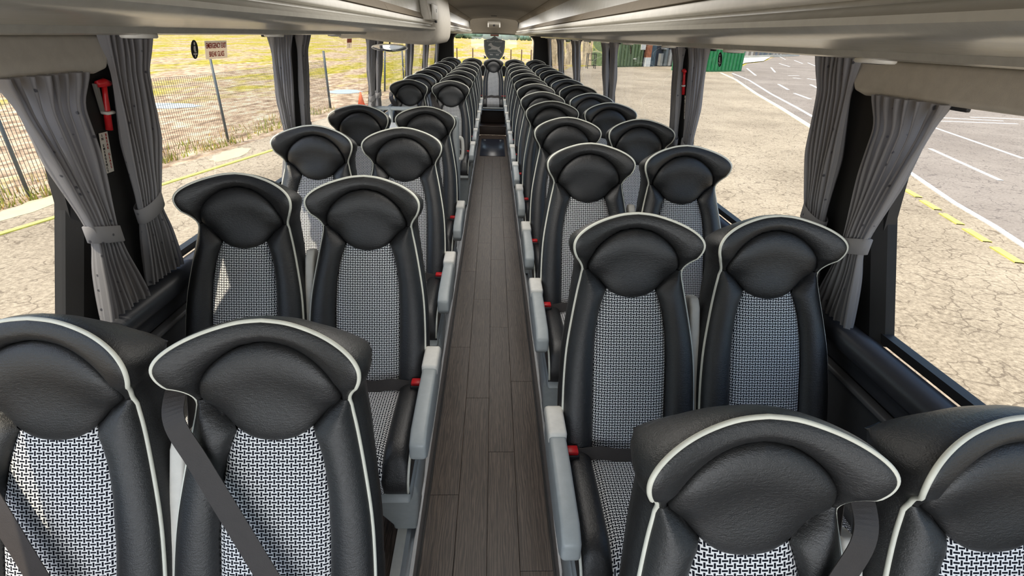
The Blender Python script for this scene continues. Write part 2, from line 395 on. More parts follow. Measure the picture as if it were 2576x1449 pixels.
# seat cushion
CT = -.725; CF = -.63
def cush_h(x, y):   # top height (local) of the cushion
    t = max(0, (-.55-y)/.08); return CT+.010*math.sin(min(1, max(0, (-.2-y)/.38))*math.pi)-.05*min(1, t)**2
def cush_region(x0, x1, bulge, nx, ny=22):
    vs = []; uv = []; ys = lin(-.20, CF, ny)
    for y in ys:
        for i in range(nx+1):
            x = x0+(x1-x0)*i/nx; d = min(x-x0, x1-x, (y-CF)*1.2)
            vs.append((x, y, cush_h(x, y)+bulge*dome(d, .035)+ZT)); uv.append((x, y))
    for i in range(nx+1):
        x = x0+(x1-x0)*i/nx
        vs.append((x, CF-.012*dome(min(x-x0, x1-x), .03), CT-.075+ZT)); uv.append((x, CF-.05))
    for i in range(nx+1):
        x = x0+(x1-x0)*i/nx; vs.append((x, CF+.01, CT-.125+ZT)); uv.append((x, CF-.10))
    n = nx+1; m = ny+3
    fs = [(j*n+i, j*n+i+1, (j+1)*n+i+1, (j+1)*n+i) for j in range(m-1) for i in range(nx)]
    return mesh('cushion', vs, fs, True, uv)
ME['cush'] = cush_region(-.122, .122, .012, 14)
ME['cbolL'] = cush_region(-.203, -.120, .034, 10); ME['cbolR'] = cush_region(.120, .203, .034, 10)
ME['cbody'] = bevelled(MB().box(-.200, .200, CF+.012, -.19, ZT+CT-.13, ZT+CT-.03).mesh(), .02, 3)
def cpipe(s):
    pts = [(s*.188, -.225, CT+.036), (s*.203, -.235, CT+.030), (s*.206, -.30, CT+.020), (s*.207, -.42, CT+.020), (s*.206, -.54, CT+.018), (s*.205, -.60, CT-.002), (s*.204, CF-.006, CT-.04), (s*.20, CF-.004, CT-.10)]
    return MB().tube([(p.x, p.y, p.z+ZT) for p in catmull(pts, 4)], .0042, 6).mesh('cp', True)
ME['cpipeL'] = cpipe(-1); ME['cpipeR'] = cpipe(1)
ME['tray'] = bevelled(MB().prism([(-.19, ZT+CT-.125), (CF+.01, ZT+CT-.115), (CF-.012, ZT+CT-.14), (CF+.03, ZT+CT-.165), (-.2, ZT+CT-.19)], 'x', -.205, .205).mesh(), .008, 2)
def pedestal(s):   # s = aisle side
    zt = ZT+CT-.15; pr = [(s*-.06, zt), (s*.21, zt), (s*.215, zt-.05), (s*.20, .12), (s*.185, .03), (s*.185, 0), (s*.10, 0), (s*.10, .04), (s*.07, .12), (s*.02, .24)]
    vs = []; n = len(pr)
    for y0, k in ((-.57, 1), (-.30, 1)):
        for x, z in pr:
            yy = y0+(.10 if y0 < -.5 else -.02)*(1-z/zt); vs.append((x, yy, z))
    fs = [list(range(n)), list(range(n, 2*n))]+[(i, (i+1) % n, n+(i+1) % n, n+i) for i in range(n)]
    return bevelled(mesh('ped', vs, fs), .010, 2)
def side_sign(sg): return {'L': 1, 'R': -1}[sg]    # where the aisle lies, in seat coordinates
def armrest(s):
    x0, x1 = s*.212, s*.262
    z0 = ZT-.60
    body = [(-.17, z0-.02), (-.22, z0+.006), (-.40, z0+.002), (-.58, z0-.012), (-.63, z0-.035), (-.635, z0-.085), (-.60, z0-.115), (-.45, z0-.13), (-.25, z0-.12), (-.17, z0-.10)]
    a = bevelled(MB().prism(body, 'x', x0, x1).mesh(), .010, 3)
    pad = [(-.145, z0-.035), (-.15, z0-.005), (-.175, z0+.018), (-.30, z0+.016), (-.30, z0-.03)]
    b = bevelled(MB().prism(pad, 'x', s*.209, s*.265).mesh(), .010, 3)
    # inner recessed strip on the body
    c = bevelled(MB().box(min(s*.2, s*.214), max(s*.2, s*.214), -.40, -.2, ZT-.72, ZT-.66).mesh(), .006, 2)
    return a, b, c
ME['armL'], ME['padL'], ME['bktL'] = armrest(1); ME['armR'], ME['padR'], ME['bktR'] = armrest(-1)
def lap(s):
    z = CT+.045+ZT; vs = []; fs = []; n = 14
    for i in range(n+1):
        x = s*(-.205+.385*i/n); sag = .010*math.cos(abs(x)/.2*1.57)
        yc = -.262-.012*math.cos(x/.2*1.4)-sag; zz = z+.006*math.sin(i*1.3)-.012*abs(x)/.2
        vs += [(x, yc-.008, zz-.021), (x, yc+.004, zz+.021), (x, yc+.006, zz+.021), (x, yc-.006, zz-.021)]
    for i in range(n):
        a = i*4
        for k in range(4): fs.append((a+k, a+(k+1) % 4, a+4+(k+1) % 4, a+4+k))
    return mesh('lap', vs, fs, False)
ME['lapL'], ME['lapR'] = lap(1), lap(-1)
def buckle(s):
    b = MB().box(*sorted((s*.165, s*.205)), -.300, -.262, ZT+CT+.01, ZT+CT+.052).mesh(); return bevelled(b, .005, 2)
ME['bukL'], ME['bukR'] = buckle(1), buckle(-1)
def bukb(s):
    b = MB().box(*sorted((s*.168, s*.203)), -.297, -.265, ZT+CT+.050, ZT+CT+.064).mesh(); return bevelled(b, .004, 2)
ME['bubL'], ME['bubR'] = bukb(1), bukb(-1)
def ribbon(pts, wd, wdir=None, th=.0016):
    P = catmull(pts, 6); vs = []; fs = []
    for i, p in enumerate(P):
        d = (P[min(i+1, len(P)-1)]-P[max(i-1, 0)]).normalized(); nrm = Vector(wdir) if wdir else Vector((0, -1, .35))
        sd = d.cross(nrm).normalized()*wd/2; nn = d.cross(sd).normalized()*th
        vs += [p-sd, p+sd, p+sd+nn, p-sd+nn]
    for i in range(len(P)-1):
        a = i*4
        for k in range(4): fs.append((a+k, a+(k+1) % 4, a+4+(k+1) % 4, a+4+k))
    return mesh('strap', vs, fs, False)
def shoulder(s):   # s: side of the upper anchor
    A = Vector((s*.178, -.062, ZT-.20)); B = Vector((s*-.168, -.325, ZT-.685))
    pts = [(s*.197, .05, ZT-.13), (s*.193, -.02, ZT-.165)]+[A.lerp(B, k/8) for k in range(9)]
    return ribbon(pts, .046)
def hang(s):
    return ribbon([(s*.198, .05, ZT-.16), (s*.215, .02, ZT-.32), (s*.222, -.08, ZT-.58), (s*.222, -.14, ZT-.80)], .045, (s*1, -.15, 0))
ME['shoL'], ME['shoR'] = shoulder(-1), shoulder(1)
ME['hanL'], ME['hanR'] = hang(-1), hang(1)
def midarm(s):     # raised armrest between the two seats of a pair; s = outward side
    x = s*.220
    pr = [(.035, ZT-.285), (-.005, ZT-.275), (-.03, ZT-.30), (-.16, ZT-.56), (-.24, ZT-.72), (-.20, ZT-.75), (-.10, ZT-.62), (.03, ZT-.36)]
    return bevelled(MB().prism(pr, 'x', x-.0165, x+.0165).mesh(), .009, 3)
ME['midL'], ME['midR'] = midarm(-1), midarm(1)
def seat(side, pos, x, y, zp, label, belt=False, group='coach seats with cream piping'):
    t = thing('coach_seat', label, 'seat', (x, y, zp), group)
    def p(name, me, mat, par=None, lab=None):
        o = bpy.data.objects.new(name, me); C.objects.link(o)
        if not me.materials: me.materials.append(mat)
        o.parent = par or t
        if lab: o['label'] = lab
        return o
    a = 'L' if side == 'L' else 'R'
    sh = p('backrest_shell', ME['shell'], LEATHER)
    p('headrest', ME['headrest'], LEATHER); p('head_pillow', ME['pillow'], LEATHER)
    p('side_bolster', ME['bolL'], LEATHER); p('side_bolster', ME['bolR'], LEATHER)
    p('back_fabric', ME['fabric'], WEAVE, None, 'black and white basket weave fabric panel'); p('piping', ME['piping'], PIPING, sh, 'cream piping')
    p('back_panel', ME['backpanel'], GREYPL, sh, 'light grey plastic back panel')
    cb = p('cushion_base', ME['cbody'], LEATHER)
    p('seat_cushion', ME['cush'], WEAVE, None, 'black and white basket weave cushion'); 
    for k in 'LR':
        b = p('cushion_bolster', ME['cbol'+k], LEATHER); p('piping', ME['cpipe'+k], PIPING, b, 'cream piping')
    p('seat_tray', ME['tray'], GREYPL, None, 'grey plastic tray')
    if pos == 'inner':
        p('pedestal', ME['pedL' if a == 'L' else 'pedR'], GREYPL, None, 'grey moulded pedestal')
        ar = p('armrest', ME['arm'+a], GREYPL, None, 'grey aisle armrest'); p('armrest_pad', ME['pad'+a], PALEPL, ar, 'pale grip pad'); p('armrest_bracket', ME['bkt'+a], GREYPL, ar)
        p('raised_armrest', ME['mid'+a], PALEPL, None, 'pale armrest folded up between the two seats')
    elif pos == 'outer':
        p('pedestal', ME['pedR' if a == 'L' else 'pedL'], GREYPL)
    lb = p('lap_belt', ME['lap'+a], BELT); bk = p('belt_buckle', ME['buk'+a], DARKPL); p('release_button', ME['bub'+a], REDPL, bk, 'red button')
    if belt:
        k = belt; p('shoulder_belt', ME['sho'+k], BELT); p('belt_tail', ME['han'+k], BELT)
    return t
ME['pedL'] = pedestal(1); ME['pedR'] = pedestal(-1)
XI, SP = .4459, .44
RR = [(.598, 1.252), (1.437, 1.3105), (2.295, 1.355), (3.095, 1.355), (3.98, 1.347), (4.80, 1.335), (5.611, 1.336), (6.46, 1.331), (7.34, 1.328), (8.18, 1.327), (9.0, 1.326), (9.88, 1.325)]
LL = [(.860, 1.265), (1.758, 1.324), (2.609, 1.352), (3.552, 1.338), (5.746, 1.331), (6.62, 1.33), (7.42, 1.33), (8.24, 1.328), (9.14, 1.327), (10.0, 1.326)]
ORD = ['first', 'second', 'third', 'fourth', 'fifth', 'sixth', 'seventh', 'eighth', 'ninth', 'tenth', 'eleventh', 'twelfth']
platR = [(-2, .047)]+[(y-.25, z-ZT) for y, z in RR[:5]]+[(4.6, .128), (10.3, .12), (12, .12)]
platL = [(-2, .06)]+[(y-.25, z-ZT) for y, z in LL[:4]]+[(5.4, .126), (10.3, .12), (12, .12)]

# ------------------------------------------------------------------ setting: floor
def xw(z): return 1.21-.11*(z-.97)      # inner face of the side wall (leans inwards with height)
fl = obj('floor', MB().box(-.262, .262, -2.0, 10.3, -.06, -.012).mesh(), DARKPL, None, 'dark wood-look aisle floor', 'structure')
pm = bevelled(MB().box(-.0615, .0615, -.57, .57, -.006, .006).mesh(), .0009, 1)
for p_ in pm.polygons: p_.use_smooth = False
k = 0
for i in range(4):
    y = -2.0+[.1, .75, .35, .9][i]
    y0 = -2.0
    cuts = [-2.0]+[y+1.15*j for j in range(12) if y+1.15*j < 10.2]+[10.3]
    for a, b in zip(cuts, cuts[1:]):
        if b-a < .05: continue
        o = bpy.data.objects.new('plank', pm); C.objects.link(o)
        if not pm.materials: pm.materials.append(PLANK)
        o.parent = fl; o.location = (-.1865+.1243*i, (a+b)/2, -.006); o.scale = (1, (b-a-.0015)/1.14, 1)
hatch = obj('floor_hatch', bevelled(MB().box(-.21, .21, 8.35, 9.85, .0008, .006).mesh(), .002, 1), simple('blue_black_hatch', (.02, .024, .04), .3), fl, 'dark blue-black floor hatch')
for s in (-1, 1):
    obj('hatch_catch', bevelled(MB().box(s*.15-.025, s*.15+.025, 9.7, 9.73, .006, .010).mesh(), .001, 1), ALU, hatch)
for side, s, tab in (('left', -1, platL), ('right', 1, platR)):
    mb = MB(); ys = sorted(set([y for y, z in tab if y < 10.3]+[10.3]))
    for a, b in zip(ys, ys[1:]):
        za, zb = lerp(tab, a)-.006, lerp(tab, b)-.006
        x0, x1 = s*.30, s*1.2
        mb.add([(x0, a, -.06), (x1, a, -.06), (x1, b, -.06), (x0, b, -.06), (x0, a, za), (x1, a, za), (x1, b, zb), (x0, b, zb)],
               [(0, 3, 2, 1), (4, 5, 6, 7), (0, 1, 5, 4), (2, 3, 7, 6), (1, 2, 6, 5), (3, 0, 4, 7)])
    pf = obj('seat_platform', mb.mesh(), DARKPL, fl)
    for i in range(7):
        xc = s*(.365+.125*i)
        yy = [.2, .9, .5][i % 3]
        cuts = [0, yy, yy+1.15, yy+2.3, 4.0]
        for a, b in zip(cuts, cuts[1:]):
            seg = [a]+[y for y in ys if a+.02 < y < b-.02]+[b]; m2 = MB(); vs = []; fs = []
            for y in seg:
                zz = lerp(tab, y)
                vs += [(xc-.0615, y, zz-.006), (xc+.0615, y, zz-.006), (xc+.0615, y, zz), (xc-.0615, y, zz)]
            for j in range(len(seg)-1):
                q = j*4
                for kk in range(4): fs.append((q+kk, q+(kk+1) % 4, q+4+(kk+1) % 4, q+4+kk))
            fs += [(0, 1, 2, 3), (len(vs)-4, len(vs)-3, len(vs)-2, len(vs)-1)]
            obj('plank', mesh('plank', vs, fs), PLANK, pf)
    # aluminium seat rail along the aisle edge: stepped profile
    prof = [(.262, -.05), (.262, .0), (.256, .004), (.256, 1.0), (.268, 1.004), (.272, .985), (.280, .985), (.284, 1.004), (.305, 1.004), (.305, -.05)]
    vs = []; n = len(prof)
    ry = sorted(set([y for y, z in tab if y <= 10.3]+[10.3]))
    for y in ry:
        h = lerp(tab, y)
        for x, z in prof: vs.append((s*x, y, z if z < .5 else h+(z-1.0)))
    fs = [(j*n+i, j*n+(i+1) % n, (j+1)*n+(i+1) % n, (j+1)*n+i) for j in range(len(ry)-1) for i in range(n)]+[tuple(range(n)), tuple(range((len(ry)-1)*n, len(ry)*n))]
    tr = obj('trim_1' if s < 0 else 'trim_2', mesh('rail', vs, fs), ALU, None, 'brushed aluminium seat rail along the %s edge of the aisle' % side, 'structure')
    m3 = MB()
    for a, b in zip(ry, ry[1:]):
        ha, hb = lerp(tab, a), lerp(tab, b)
        m3.add([(s*.3, a, ha), (s*.335, a, ha+.001), (s*.335, b, hb+.001), (s*.3, b, hb), (s*.3, a, ha+.006), (s*.335, a, ha+.006), (s*.335, b, hb+.006), (s*.3, b, hb+.006)],
               [(0, 3, 2, 1), (4, 5, 6, 7), (0, 1, 5, 4), (2, 3, 7, 6), (1, 2, 6, 5), (3, 0, 4, 7)])
    obj('rail_cover', m3.mesh(), PALEPL, tr, 'pale plastic strip')
# steps to the back row
st = thing('rear_steps', 'two dark brown steps at the far end of the aisle below the middle back seat', 'steps', (0, 10.5, 0))
obj('step', bevelled(MB().box(-.30, .30, 10.3, 10.9, 0, .165).mesh(), .008, 2), BROWNM, st)
obj('step', bevelled(MB().box(-.30, .30, 10.78, 11.3, .165, .40).mesh(), .008, 2), BROWNM, st)
for y, z in ((10.297, .160), (10.777, .396)):
    obj('step_nosing', bevelled(MB().box(-.30, .30, y-.004, y+.03, z, z+.010).mesh(), .002, 1), simple('nosing', (.10, .075, .06), .4), st)
fr = obj('floor.001', MB().box(-1.2, -.31, 10.31, 11.95, -.06, .12).box(.31, 1.2, 10.31, 11.95, -.06, .12).box(-.31, .31, 11.31, 11.95, -.06, .12).mesh(), BROWNM, None, 'raised platform under the back row', 'structure')

# ------------------------------------------------------------------ walls and windows
PILL = [(1.42, 1.75), (3.12, 3.36), (5.36, 5.60), (7.65, 7.90), (9.50, 9.75), (11.5, 11.95)]
CPIL = [(2.98, 3.205), (5.10, 5.34), (7.26, 7.48), (9.05, 9.27), (11.0, 11.3)]
SILL = .965; HEAD = 1.757
for side, s in (('left', -1), ('right', 1)):
    wl = obj('wall_'+side, MB().add([(s*x, y, z) for y in (-2.0, 11.95) for x, z in ((1.215, -.06), (1.215, .93), (1.24, .93), (1.24, -.06))],
             [(0, 1, 2, 3), (4, 5, 6, 7), (0, 1, 5, 4), (1, 2, 6, 5), (2, 3, 7, 6), (3, 0, 4, 7)]).mesh(), WALLM, None, 'charcoal %s side wall below the windows' % side, 'structure')
    # padded ledge
    pr = [(1.215, .80), (1.185, .815), (1.178, .85), (1.165, .875), (1.135, .90), (1.128, .93), (1.140, .955), (1.165, .968), (1.19, .965), (1.215, .955)]
    pp = [(v.x, v.y) for v in catmull([(a, b, 0) for a, b in pr], 4)]
    obj('window_ledge', MB().prism([(s*x, z) for x, z in pp], 'y', -2.0, 11.6).mesh('ledge', True), SILLM, wl, 'rounded dark blue-grey ledge')
    obj('wall_panel', bevelled(MB().box(*sorted((s*1.195, s*1.214)), -1.9, 11.6, .16, .78).mesh(), .006, 2), WALLM, wl)
    obj('ledge_strip', bevelled(MB().box(*sorted((s*1.165, s*1.2)), -2.0, 11.6, .782, .802).mesh(), .006, 2), simple('grey_strip_'+side, (.11, .11, .115), .45), wl, 'thin grey strip')
    for a, b in PILL:
        pl = MB().add([(s*(xw(z)+d), y+(0 if a > 2 or y > 1.6 else -.13+(z-SILL)*.33), z) for z in (SILL-.02, HEAD+.04) for y, d in ((a, .02), (a, .05), (b, .05), (b, .02), (b-.03, -.01), (a+.03, -.01))],
                      [(0, 1, 7, 6), (1, 2, 8, 7), (2, 3, 9, 8), (3, 4, 10, 9), (4, 5, 11, 10), (5, 0, 6, 11), (0, 1, 2, 3, 4, 5), (6, 7, 8, 9, 10, 11)]).mesh()
        obj('window_pillar', pl, PILLARM, wl, 'dark pillar between two windows')
    # header above the windows
    z0, z1 = HEAD, 2.35
    obj('window_header', MB().add([(s*(xw(z)+d), y, z) for y in (-2.0, 11.95) for z, d in ((z0, .02), (z0, .05), (z1, .05), (z1, .02))],
        [(0, 1, 2, 3), (4, 5, 6, 7), (0, 1, 5, 4), (1, 2, 6, 5), (2, 3, 7, 6), (3, 0, 4, 7)]).mesh(), PILLARM, wl)
    edges = [-1.95]+[v for a, b in PILL for v in (a, b)]
    for i in range(0, len(edges)-1, 2):
        a, b = edges[i], edges[i+1]
        num = i//2+1+(0 if s < 0 else 6)
        def q(y, z, d): return (s*(xw(z)+d), y, z)
        w_ = obj('window_%d' % num, mesh('pane', [q(a, SILL-.01, .03), q(b, SILL-.01, .03), q(b, HEAD+.02, .03), q(a, HEAD+.02, .03)], [(0, 1, 2, 3)]), GLASS, None, 'clear %s side window, number %s from the front' % (side, ORD[i//2]), 'structure')
        mb = MB()
        t = .018
        for (ya, za, yb_, zb_) in ((a, SILL-.01, b, SILL+t), (a, HEAD-t*.4, b, HEAD+.02), (a, SILL, a+t, HEAD), (b-t, SILL, b, HEAD)):
            mb.add([q(ya, za, .012), q(yb_, za, .012), q(yb_, zb_, .012), q(ya, zb_, .012), q(ya, za, .045), q(yb_, za, .045), q(yb_, zb_, .045), q(ya, zb_, .045)],
                   [(0, 1, 2, 3), (4, 5, 6, 7), (0, 1, 5, 4), (1, 2, 6, 5), (2, 3, 7, 6), (3, 0, 4, 7)])
        obj('window_seal', mb.mesh(), DARKPL, w_, 'black rubber seal')
# rear wall with the rounded window
def rr_outline():
    pts = []
    L, R, B, T = -.86, .86, 1.17, 1.80
    for (cx_, cz_, rx, rz, a0) in ((R-.16, T-.16, .16, .16, 0), (L+.16, T-.16, .16, .16, 90), (L+.13, B+.13, .13, .13, 180), (R-.13, B+.13, .13, .13, 270)):
        for j in range(9):
            a = math.radians(a0+j*90/8); pts.append((cx_+rx*math.cos(a), cz_+rz*math.sin(a)))
    return pts
ro = rr_outline(); n = len(ro)
outer = []
for x, z in ro:
    dx, dz = x, z-1.48
    k = min(1.2/abs(dx) if dx else 99, (2.35-1.48)/dz if dz > 0 else (1.48+.06)/-dz if dz < 0 else 99); outer.append((dx*k, 1.48+dz*k))
vs = []
for y in (11.9, 11.95):
    vs += [(x, y, z) for x, z in ro]+[(x, y, z) for x, z in outer]
fs = []
for i in range(n):
    j = (i+1) % n
    fs += [(i, j, n+j, n+i), (2*n+i, 2*n+j, 3*n+j, 3*n+i), (i, j, 2*n+j, 2*n+i)]
wr_ = obj('wall_rear', mesh('rear', vs, fs), PILLARM, None, 'dark rear wall around the rounded back window', 'structure')
w_ = obj('window_13', mesh('rg', [(x, 11.93, z) for x, z in ro], [tuple(range(n))]), GLASS, None, 'rounded rear window looking onto the yellow field', 'structure')
obj('window_seal', MB().tube([(x, 11.895, z) for x, z in ro], .014, 6, closed=True).mesh('seal', True), simple('grey_seal', (.16, .15, .13), .5), w_, 'grey moulded surround')
# ceiling and roof
vs = []; prof = [(-.47, 2.00), (-.40, 2.035), (-.2, 2.055), (0, 2.06), (.2, 2.055), (.40, 2.035), (.47, 2.00)]
for y in (-2.0, 10.75): vs += [(x, y, z) for x, z in prof]
for y in (-2.0, 10.75): vs += [(x, y, z+.03) for x, z in prof]
n = 7; fs = [(i, i+1, n+i+1, n+i) for i in range(6)]+[(2*n+i, 2*n+i+1, 3*n+i+1, 3*n+i) for i in range(6)]
ce = obj('ceiling', mesh('ceil', vs, fs, True), CEILM, None, 'brown-grey lined ceiling above the aisle', 'structure')
obj('ceiling.001', MB().box(-1.25, 1.25, -2.0, 12.0, 2.36, 2.40).mesh(), simple('roof_skin', (.4, .4, .4), .6), None, 'outer roof skin of the coach', 'structure')
# smooth dome between the ceiling and the rear window
vs = []; yz = [(10.72, 2.062), (10.9, 2.05), (11.2, 1.985), (11.5, 1.915), (11.75, 1.84), (11.93, 1.795)]
for y, z in yz:
    for i in range(13):
        x = -1.15+2.3*i/12; vs.append((x, y, z-.05*(abs(x)/1.15)**2))
fs = [(j*13+i, j*13+i+1, (j+1)*13+i+1, (j+1)*13+i) for j in range(5) for i in range(12)]
obj('rear_ceiling_panel', mesh('dome', vs, fs, True), BEIGE, ce, 'pale beige ceiling panel sloping to the back window')
lid = obj('ceiling_slot', bevelled(MB().box(-.05, .05, 9.4, 9.44, 2.05, 2.056).mesh(), .002, 1), DARKPL, ce)
cb_ = thing('rear_camera_housing', 'small beige housing with dark lens above the rear window', 'camera', (0, 11.2, 1.96))
obj('housing', bevelled(MB().prism([(11.05, 2.03), (11.05, 1.96), (11.12, 1.925), (11.30, 1.90), (11.36, 1.93), (11.3, 1.99)], 'x', -.13, .13).mesh(), .02, 3), BEIGE, cb_)
obj('lens', bevelled(MB().prism([(-.0+.022*math.cos(a*.5236), 1.945+.022*math.sin(a*.5236)) for a in range(12)], 'y', 11.06, 11.09).mesh(), .004, 1), BLACKINK, cb_)
for s in (-1, 1):
    obj('side_rib', bevelled(MB().box(*sorted((s*.10, s*.125)), 11.03, 11.2, 1.905, 1.985).mesh(), .008, 2), PALEPL, cb_)

# ------------------------------------------------------------------ luggage racks
RP = [(1.13, 1.755), (1.0, 1.752), (.90, 1.753), (.885, 1.757), (.880, 1.771), (.74, 1.780), (.60, 1.785), (.50, 1.787), (.44, 1.788), (.412, 1.793), (.400, 1.801), (.400, 1.809), (.408, 1.816), (.420, 1.820), (.433, 1.822), (.435, 1.828), (.430, 1.831)]
def rack(y0, y1, s, label, lids, lamps):
    t = thing('luggage_rack', label, 'luggage rack', (s*.9, (y0+y1)/2, 1.76))
    closed = RP+[(.44, 1.852), (.46, 2.02), (1.1, 2.02), (1.13, 1.9)]
    obj('rack_body', MB().prism([(s*x, z) for x, z in closed], 'y', y0, y1).mesh('rack', False), BEIGE2, t)
    bd = C.objects[-1]
    for p in bd.data.polygons:
        if abs(p.normal.y) < .5: p.use_smooth = True
    try: bd.data.set_sharp_from_angle(angle=math.radians(45))
    except Exception: pass
    obj('light_strip', bevelled(MB().prism([(s*x, z) for x, z in ((.431, 1.829), (.420, 1.833), (.422, 1.852), (.440, 1.855), (.445, 1.83))], 'y', y0+.01, y1-.01).mesh(), .003, 2, 30), PALEPL, t, 'pale strip above the dark groove')
    for a, b in zip(lids, lids[1:]):
        vs = []; pr = [(.426, 1.857), (.452, 1.90), (.462, 1.96), (.45, 1.99), (.43, 2.012), (.415, 2.022), (.43, 2.035), (.48, 1.99), (.475, 1.90), (.45, 1.857)]
        obj('bin_lid', bevelled(MB().prism([(s*x, z) for x, z in pr], 'y', a+.003, b-.003).mesh(), .003, 2, 60), LIDM, t, 'brown bin lid')
    for y in lamps:
        l = obj('reading_lamp', bevelled(MB().prism([(s*.92+.035*math.cos(a*.5236), y+.06*math.sin(a*.5236)) for a in range(12)], 'z', 1.745, 1.757).mesh(), .003, 1), PALEPL, t)
        obj('lamp_lens', bevelled(MB().prism([(s*.92+.022*math.cos(a*.5236), y+.03*math.sin(a*.5236)) for a in range(12)], 'z', 1.7435, 1.7452).mesh(), .001, 1), DARKPL, l)
    # end face with speaker grille
    ef = bevelled(MB().prism([(s*x, z) for x, z in ((.425, 1.80), (.80, 1.785), (1.10, 1.80), (1.10, 2.0), (.48, 2.0), (.455, 1.95))], 'y', y0-.012, y0+.004).mesh(), .004, 2)
    obj('end_cap', ef, BEIGE, t)
    return t
rk = rack(-1.8, 10.6, 1, 'long beige overhead luggage rack on the right side with brown lids', [-1.79, .6, 2.8, 5.0, 7.2, 9.3, 10.2], [-.2, 1.3, 2.1, 2.9, 3.8, 4.6, 5.5, 6.3, 7.1, 8.0, 8.8, 9.6])
lk = rack(-1.8, 3.95, -1, 'front beige overhead luggage rack on the left side, ending at the rounded module', [-1.79, .25, 2.35, 3.93], [.2, 1.5, 2.4, 3.3])
lk2 = rack(5.25, 10.6, -1, 'rear beige overhead luggage rack on the left side beyond the rounded module', [5.26, 7.2, 9.3, 10.2], [6.3, 7.1, 8.0, 8.8, 9.6])
for t_, s in ((rk, 1), (lk2, -1)):
    sp = obj('speaker_panel', bevelled(MB().prism([(s*x, z) for x, z in ((.425, 1.83), (.43, 1.875), (.455, 1.92), (.452, 1.99), (.42, 2.02), (.47, 2.02), (.6, 1.98), (.62, 1.9), (.56, 1.83))], 'y', 10.2, 10.62).mesh(), .008, 2), SPKM, t_, 'olive brown speaker panel at the rear end')
    obj('speaker_ring', MB().tube([(s*.448, 10.42+.06*math.cos(a*.2618), 1.935+.05*math.sin(a*.2618)) for a in range(24)], .005, 6, closed=True).mesh('ring', True), DARKPL, sp)
# monitor module
md = thing('ceiling_module', 'rounded beige housing ending the left luggage rack above the middle door', 'monitor housing', (-.8, 4.6, 1.7))
prm = [(.405, 2.05), (.392, 1.95), (.385, 1.86), (.39, 1.77), (.405, 1.725), (.44, 1.703), (.55, 1.700), (.80, 1.712), (1.0, 1.735), (1.12, 1.75), (1.12, 2.05)]
ppm = [(v.x, v.y) for v in catmull([(a, b, 0) for a, b in prm], 3)]
mb = MB(); rings = []; ysr = [(3.98, .0), (3.99, .4), (4.03, .8), (4.10, 1), (5.05, 1), (5.16, .85), (5.22, .5), (5.235, .1)]
vs = []; nn_ = len(ppm)
for y, k in ysr:
    for x, z in ppm:
        d = (1-k)*.03; vs.append((-(x+d*(1 if x < .5 else 0)), y, min(z+d*(1 if z < 1.8 else 0), 2.05)))
fs = [(j*nn_+i, j*nn_+(i+1) % nn_, (j+1)*nn_+(i+1) % nn_, (j+1)*nn_+i) for j in range(len(ysr)-1) for i in range(nn_)]+[tuple(range(nn_)), tuple(range((len(ysr)-1)*nn_, len(ysr)*nn_))]
obj('housing', mesh('mod', vs, fs, True), BEIGE, md)
cv = obj('flap', bevelled(MB().add([(-.385, 3.50, 1.848), (-.385, 3.95, 1.845), (-.40, 3.95, 2.02), (-.42, 3.50, 2.03), (-.44, 3.50, 1.848), (-.44, 3.95, 1.845), (-.45, 3.95, 2.02), (-.46, 3.50, 2.03)],
   [(0, 1, 2, 3), (4, 5, 6, 7), (0, 1, 5, 4), (1, 2, 6, 5), (2, 3, 7, 6), (3, 0, 4, 7)]).mesh(), .01, 3), BEIGE, lk, 'beige flap with a small dark keyhole')
pn_ = obj('control_plate', bevelled(MB().box(-.388, -.378, 3.60, 3.90, 1.855, 1.945).mesh(), .006, 2), PALEPL, cv, 'pale plate')
obj('keyhole', bevelled(MB().box(-.3785, -.3765, 3.80, 3.81, 1.90, 1.92).mesh(), .0004, 1), BLACKINK, cv)
obj('latch', bevelled(MB().box(-.384, -.370, 3.72, 3.77, 1.838, 1.852).mesh(), .004, 2), BLACKINK, cv)
# mirror under the module
mr = thing('door_mirror', 'wide oval convex mirror hanging under the rounded beige housing', 'mirror', (-.885, 4.8, 1.66))
MIR = simple('mirror_glass', (.8, .82, .84), .03, 1)
el = [(.150*math.cos(2*math.pi*k/36), .075*math.sin(2*math.pi*k/36)) for k in range(36)]
mc = Vector((-.885, 4.80, 1.655)); un = Vector((0, -.35, -.94)).normalized(); ux = Vector((1, 0, .02)).normalized(); uy = un.cross(ux)
vs = [mc+un*.030]; 
for r_, h_ in ((.33, .026), (.66, .017), (1, 0)): vs += [mc+ux*a*r_+uy*b*r_+un*h_ for a, b in el]
fs = [(0, 1+i, 1+(i+1) % 36) for i in range(36)]+[(1+j*36+i, 1+j*36+(i+1) % 36, 1+(j+1)*36+(i+1) % 36, 1+(j+1)*36+i) for j in range(2) for i in range(36)]
# tilt so that the ellipse presents itself to the cabin
obj('mirror_glass', mesh('mirror', vs, fs, True), MIR, mr)
obj('rim', MB().tube([mc+ux*a+uy*b for a, b in el], .0055, 8, closed=True).mesh('rim', True), PALEPL, mr, 'pale rim')
obj('mirror_back', mesh('mb', [mc+ux*a-un*.0+uy*b for a, b in el]+[mc-un*.02], [(i, (i+1) % 36, 36) for i in range(36)], True), DARKPL, mr)
obj('bracket', MB().tube([mc-un*.01, mc+Vector((0, .01, .03)), (-.885, 4.83, 1.74)], .006, 8).mesh('br', True), DARKPL, mr)
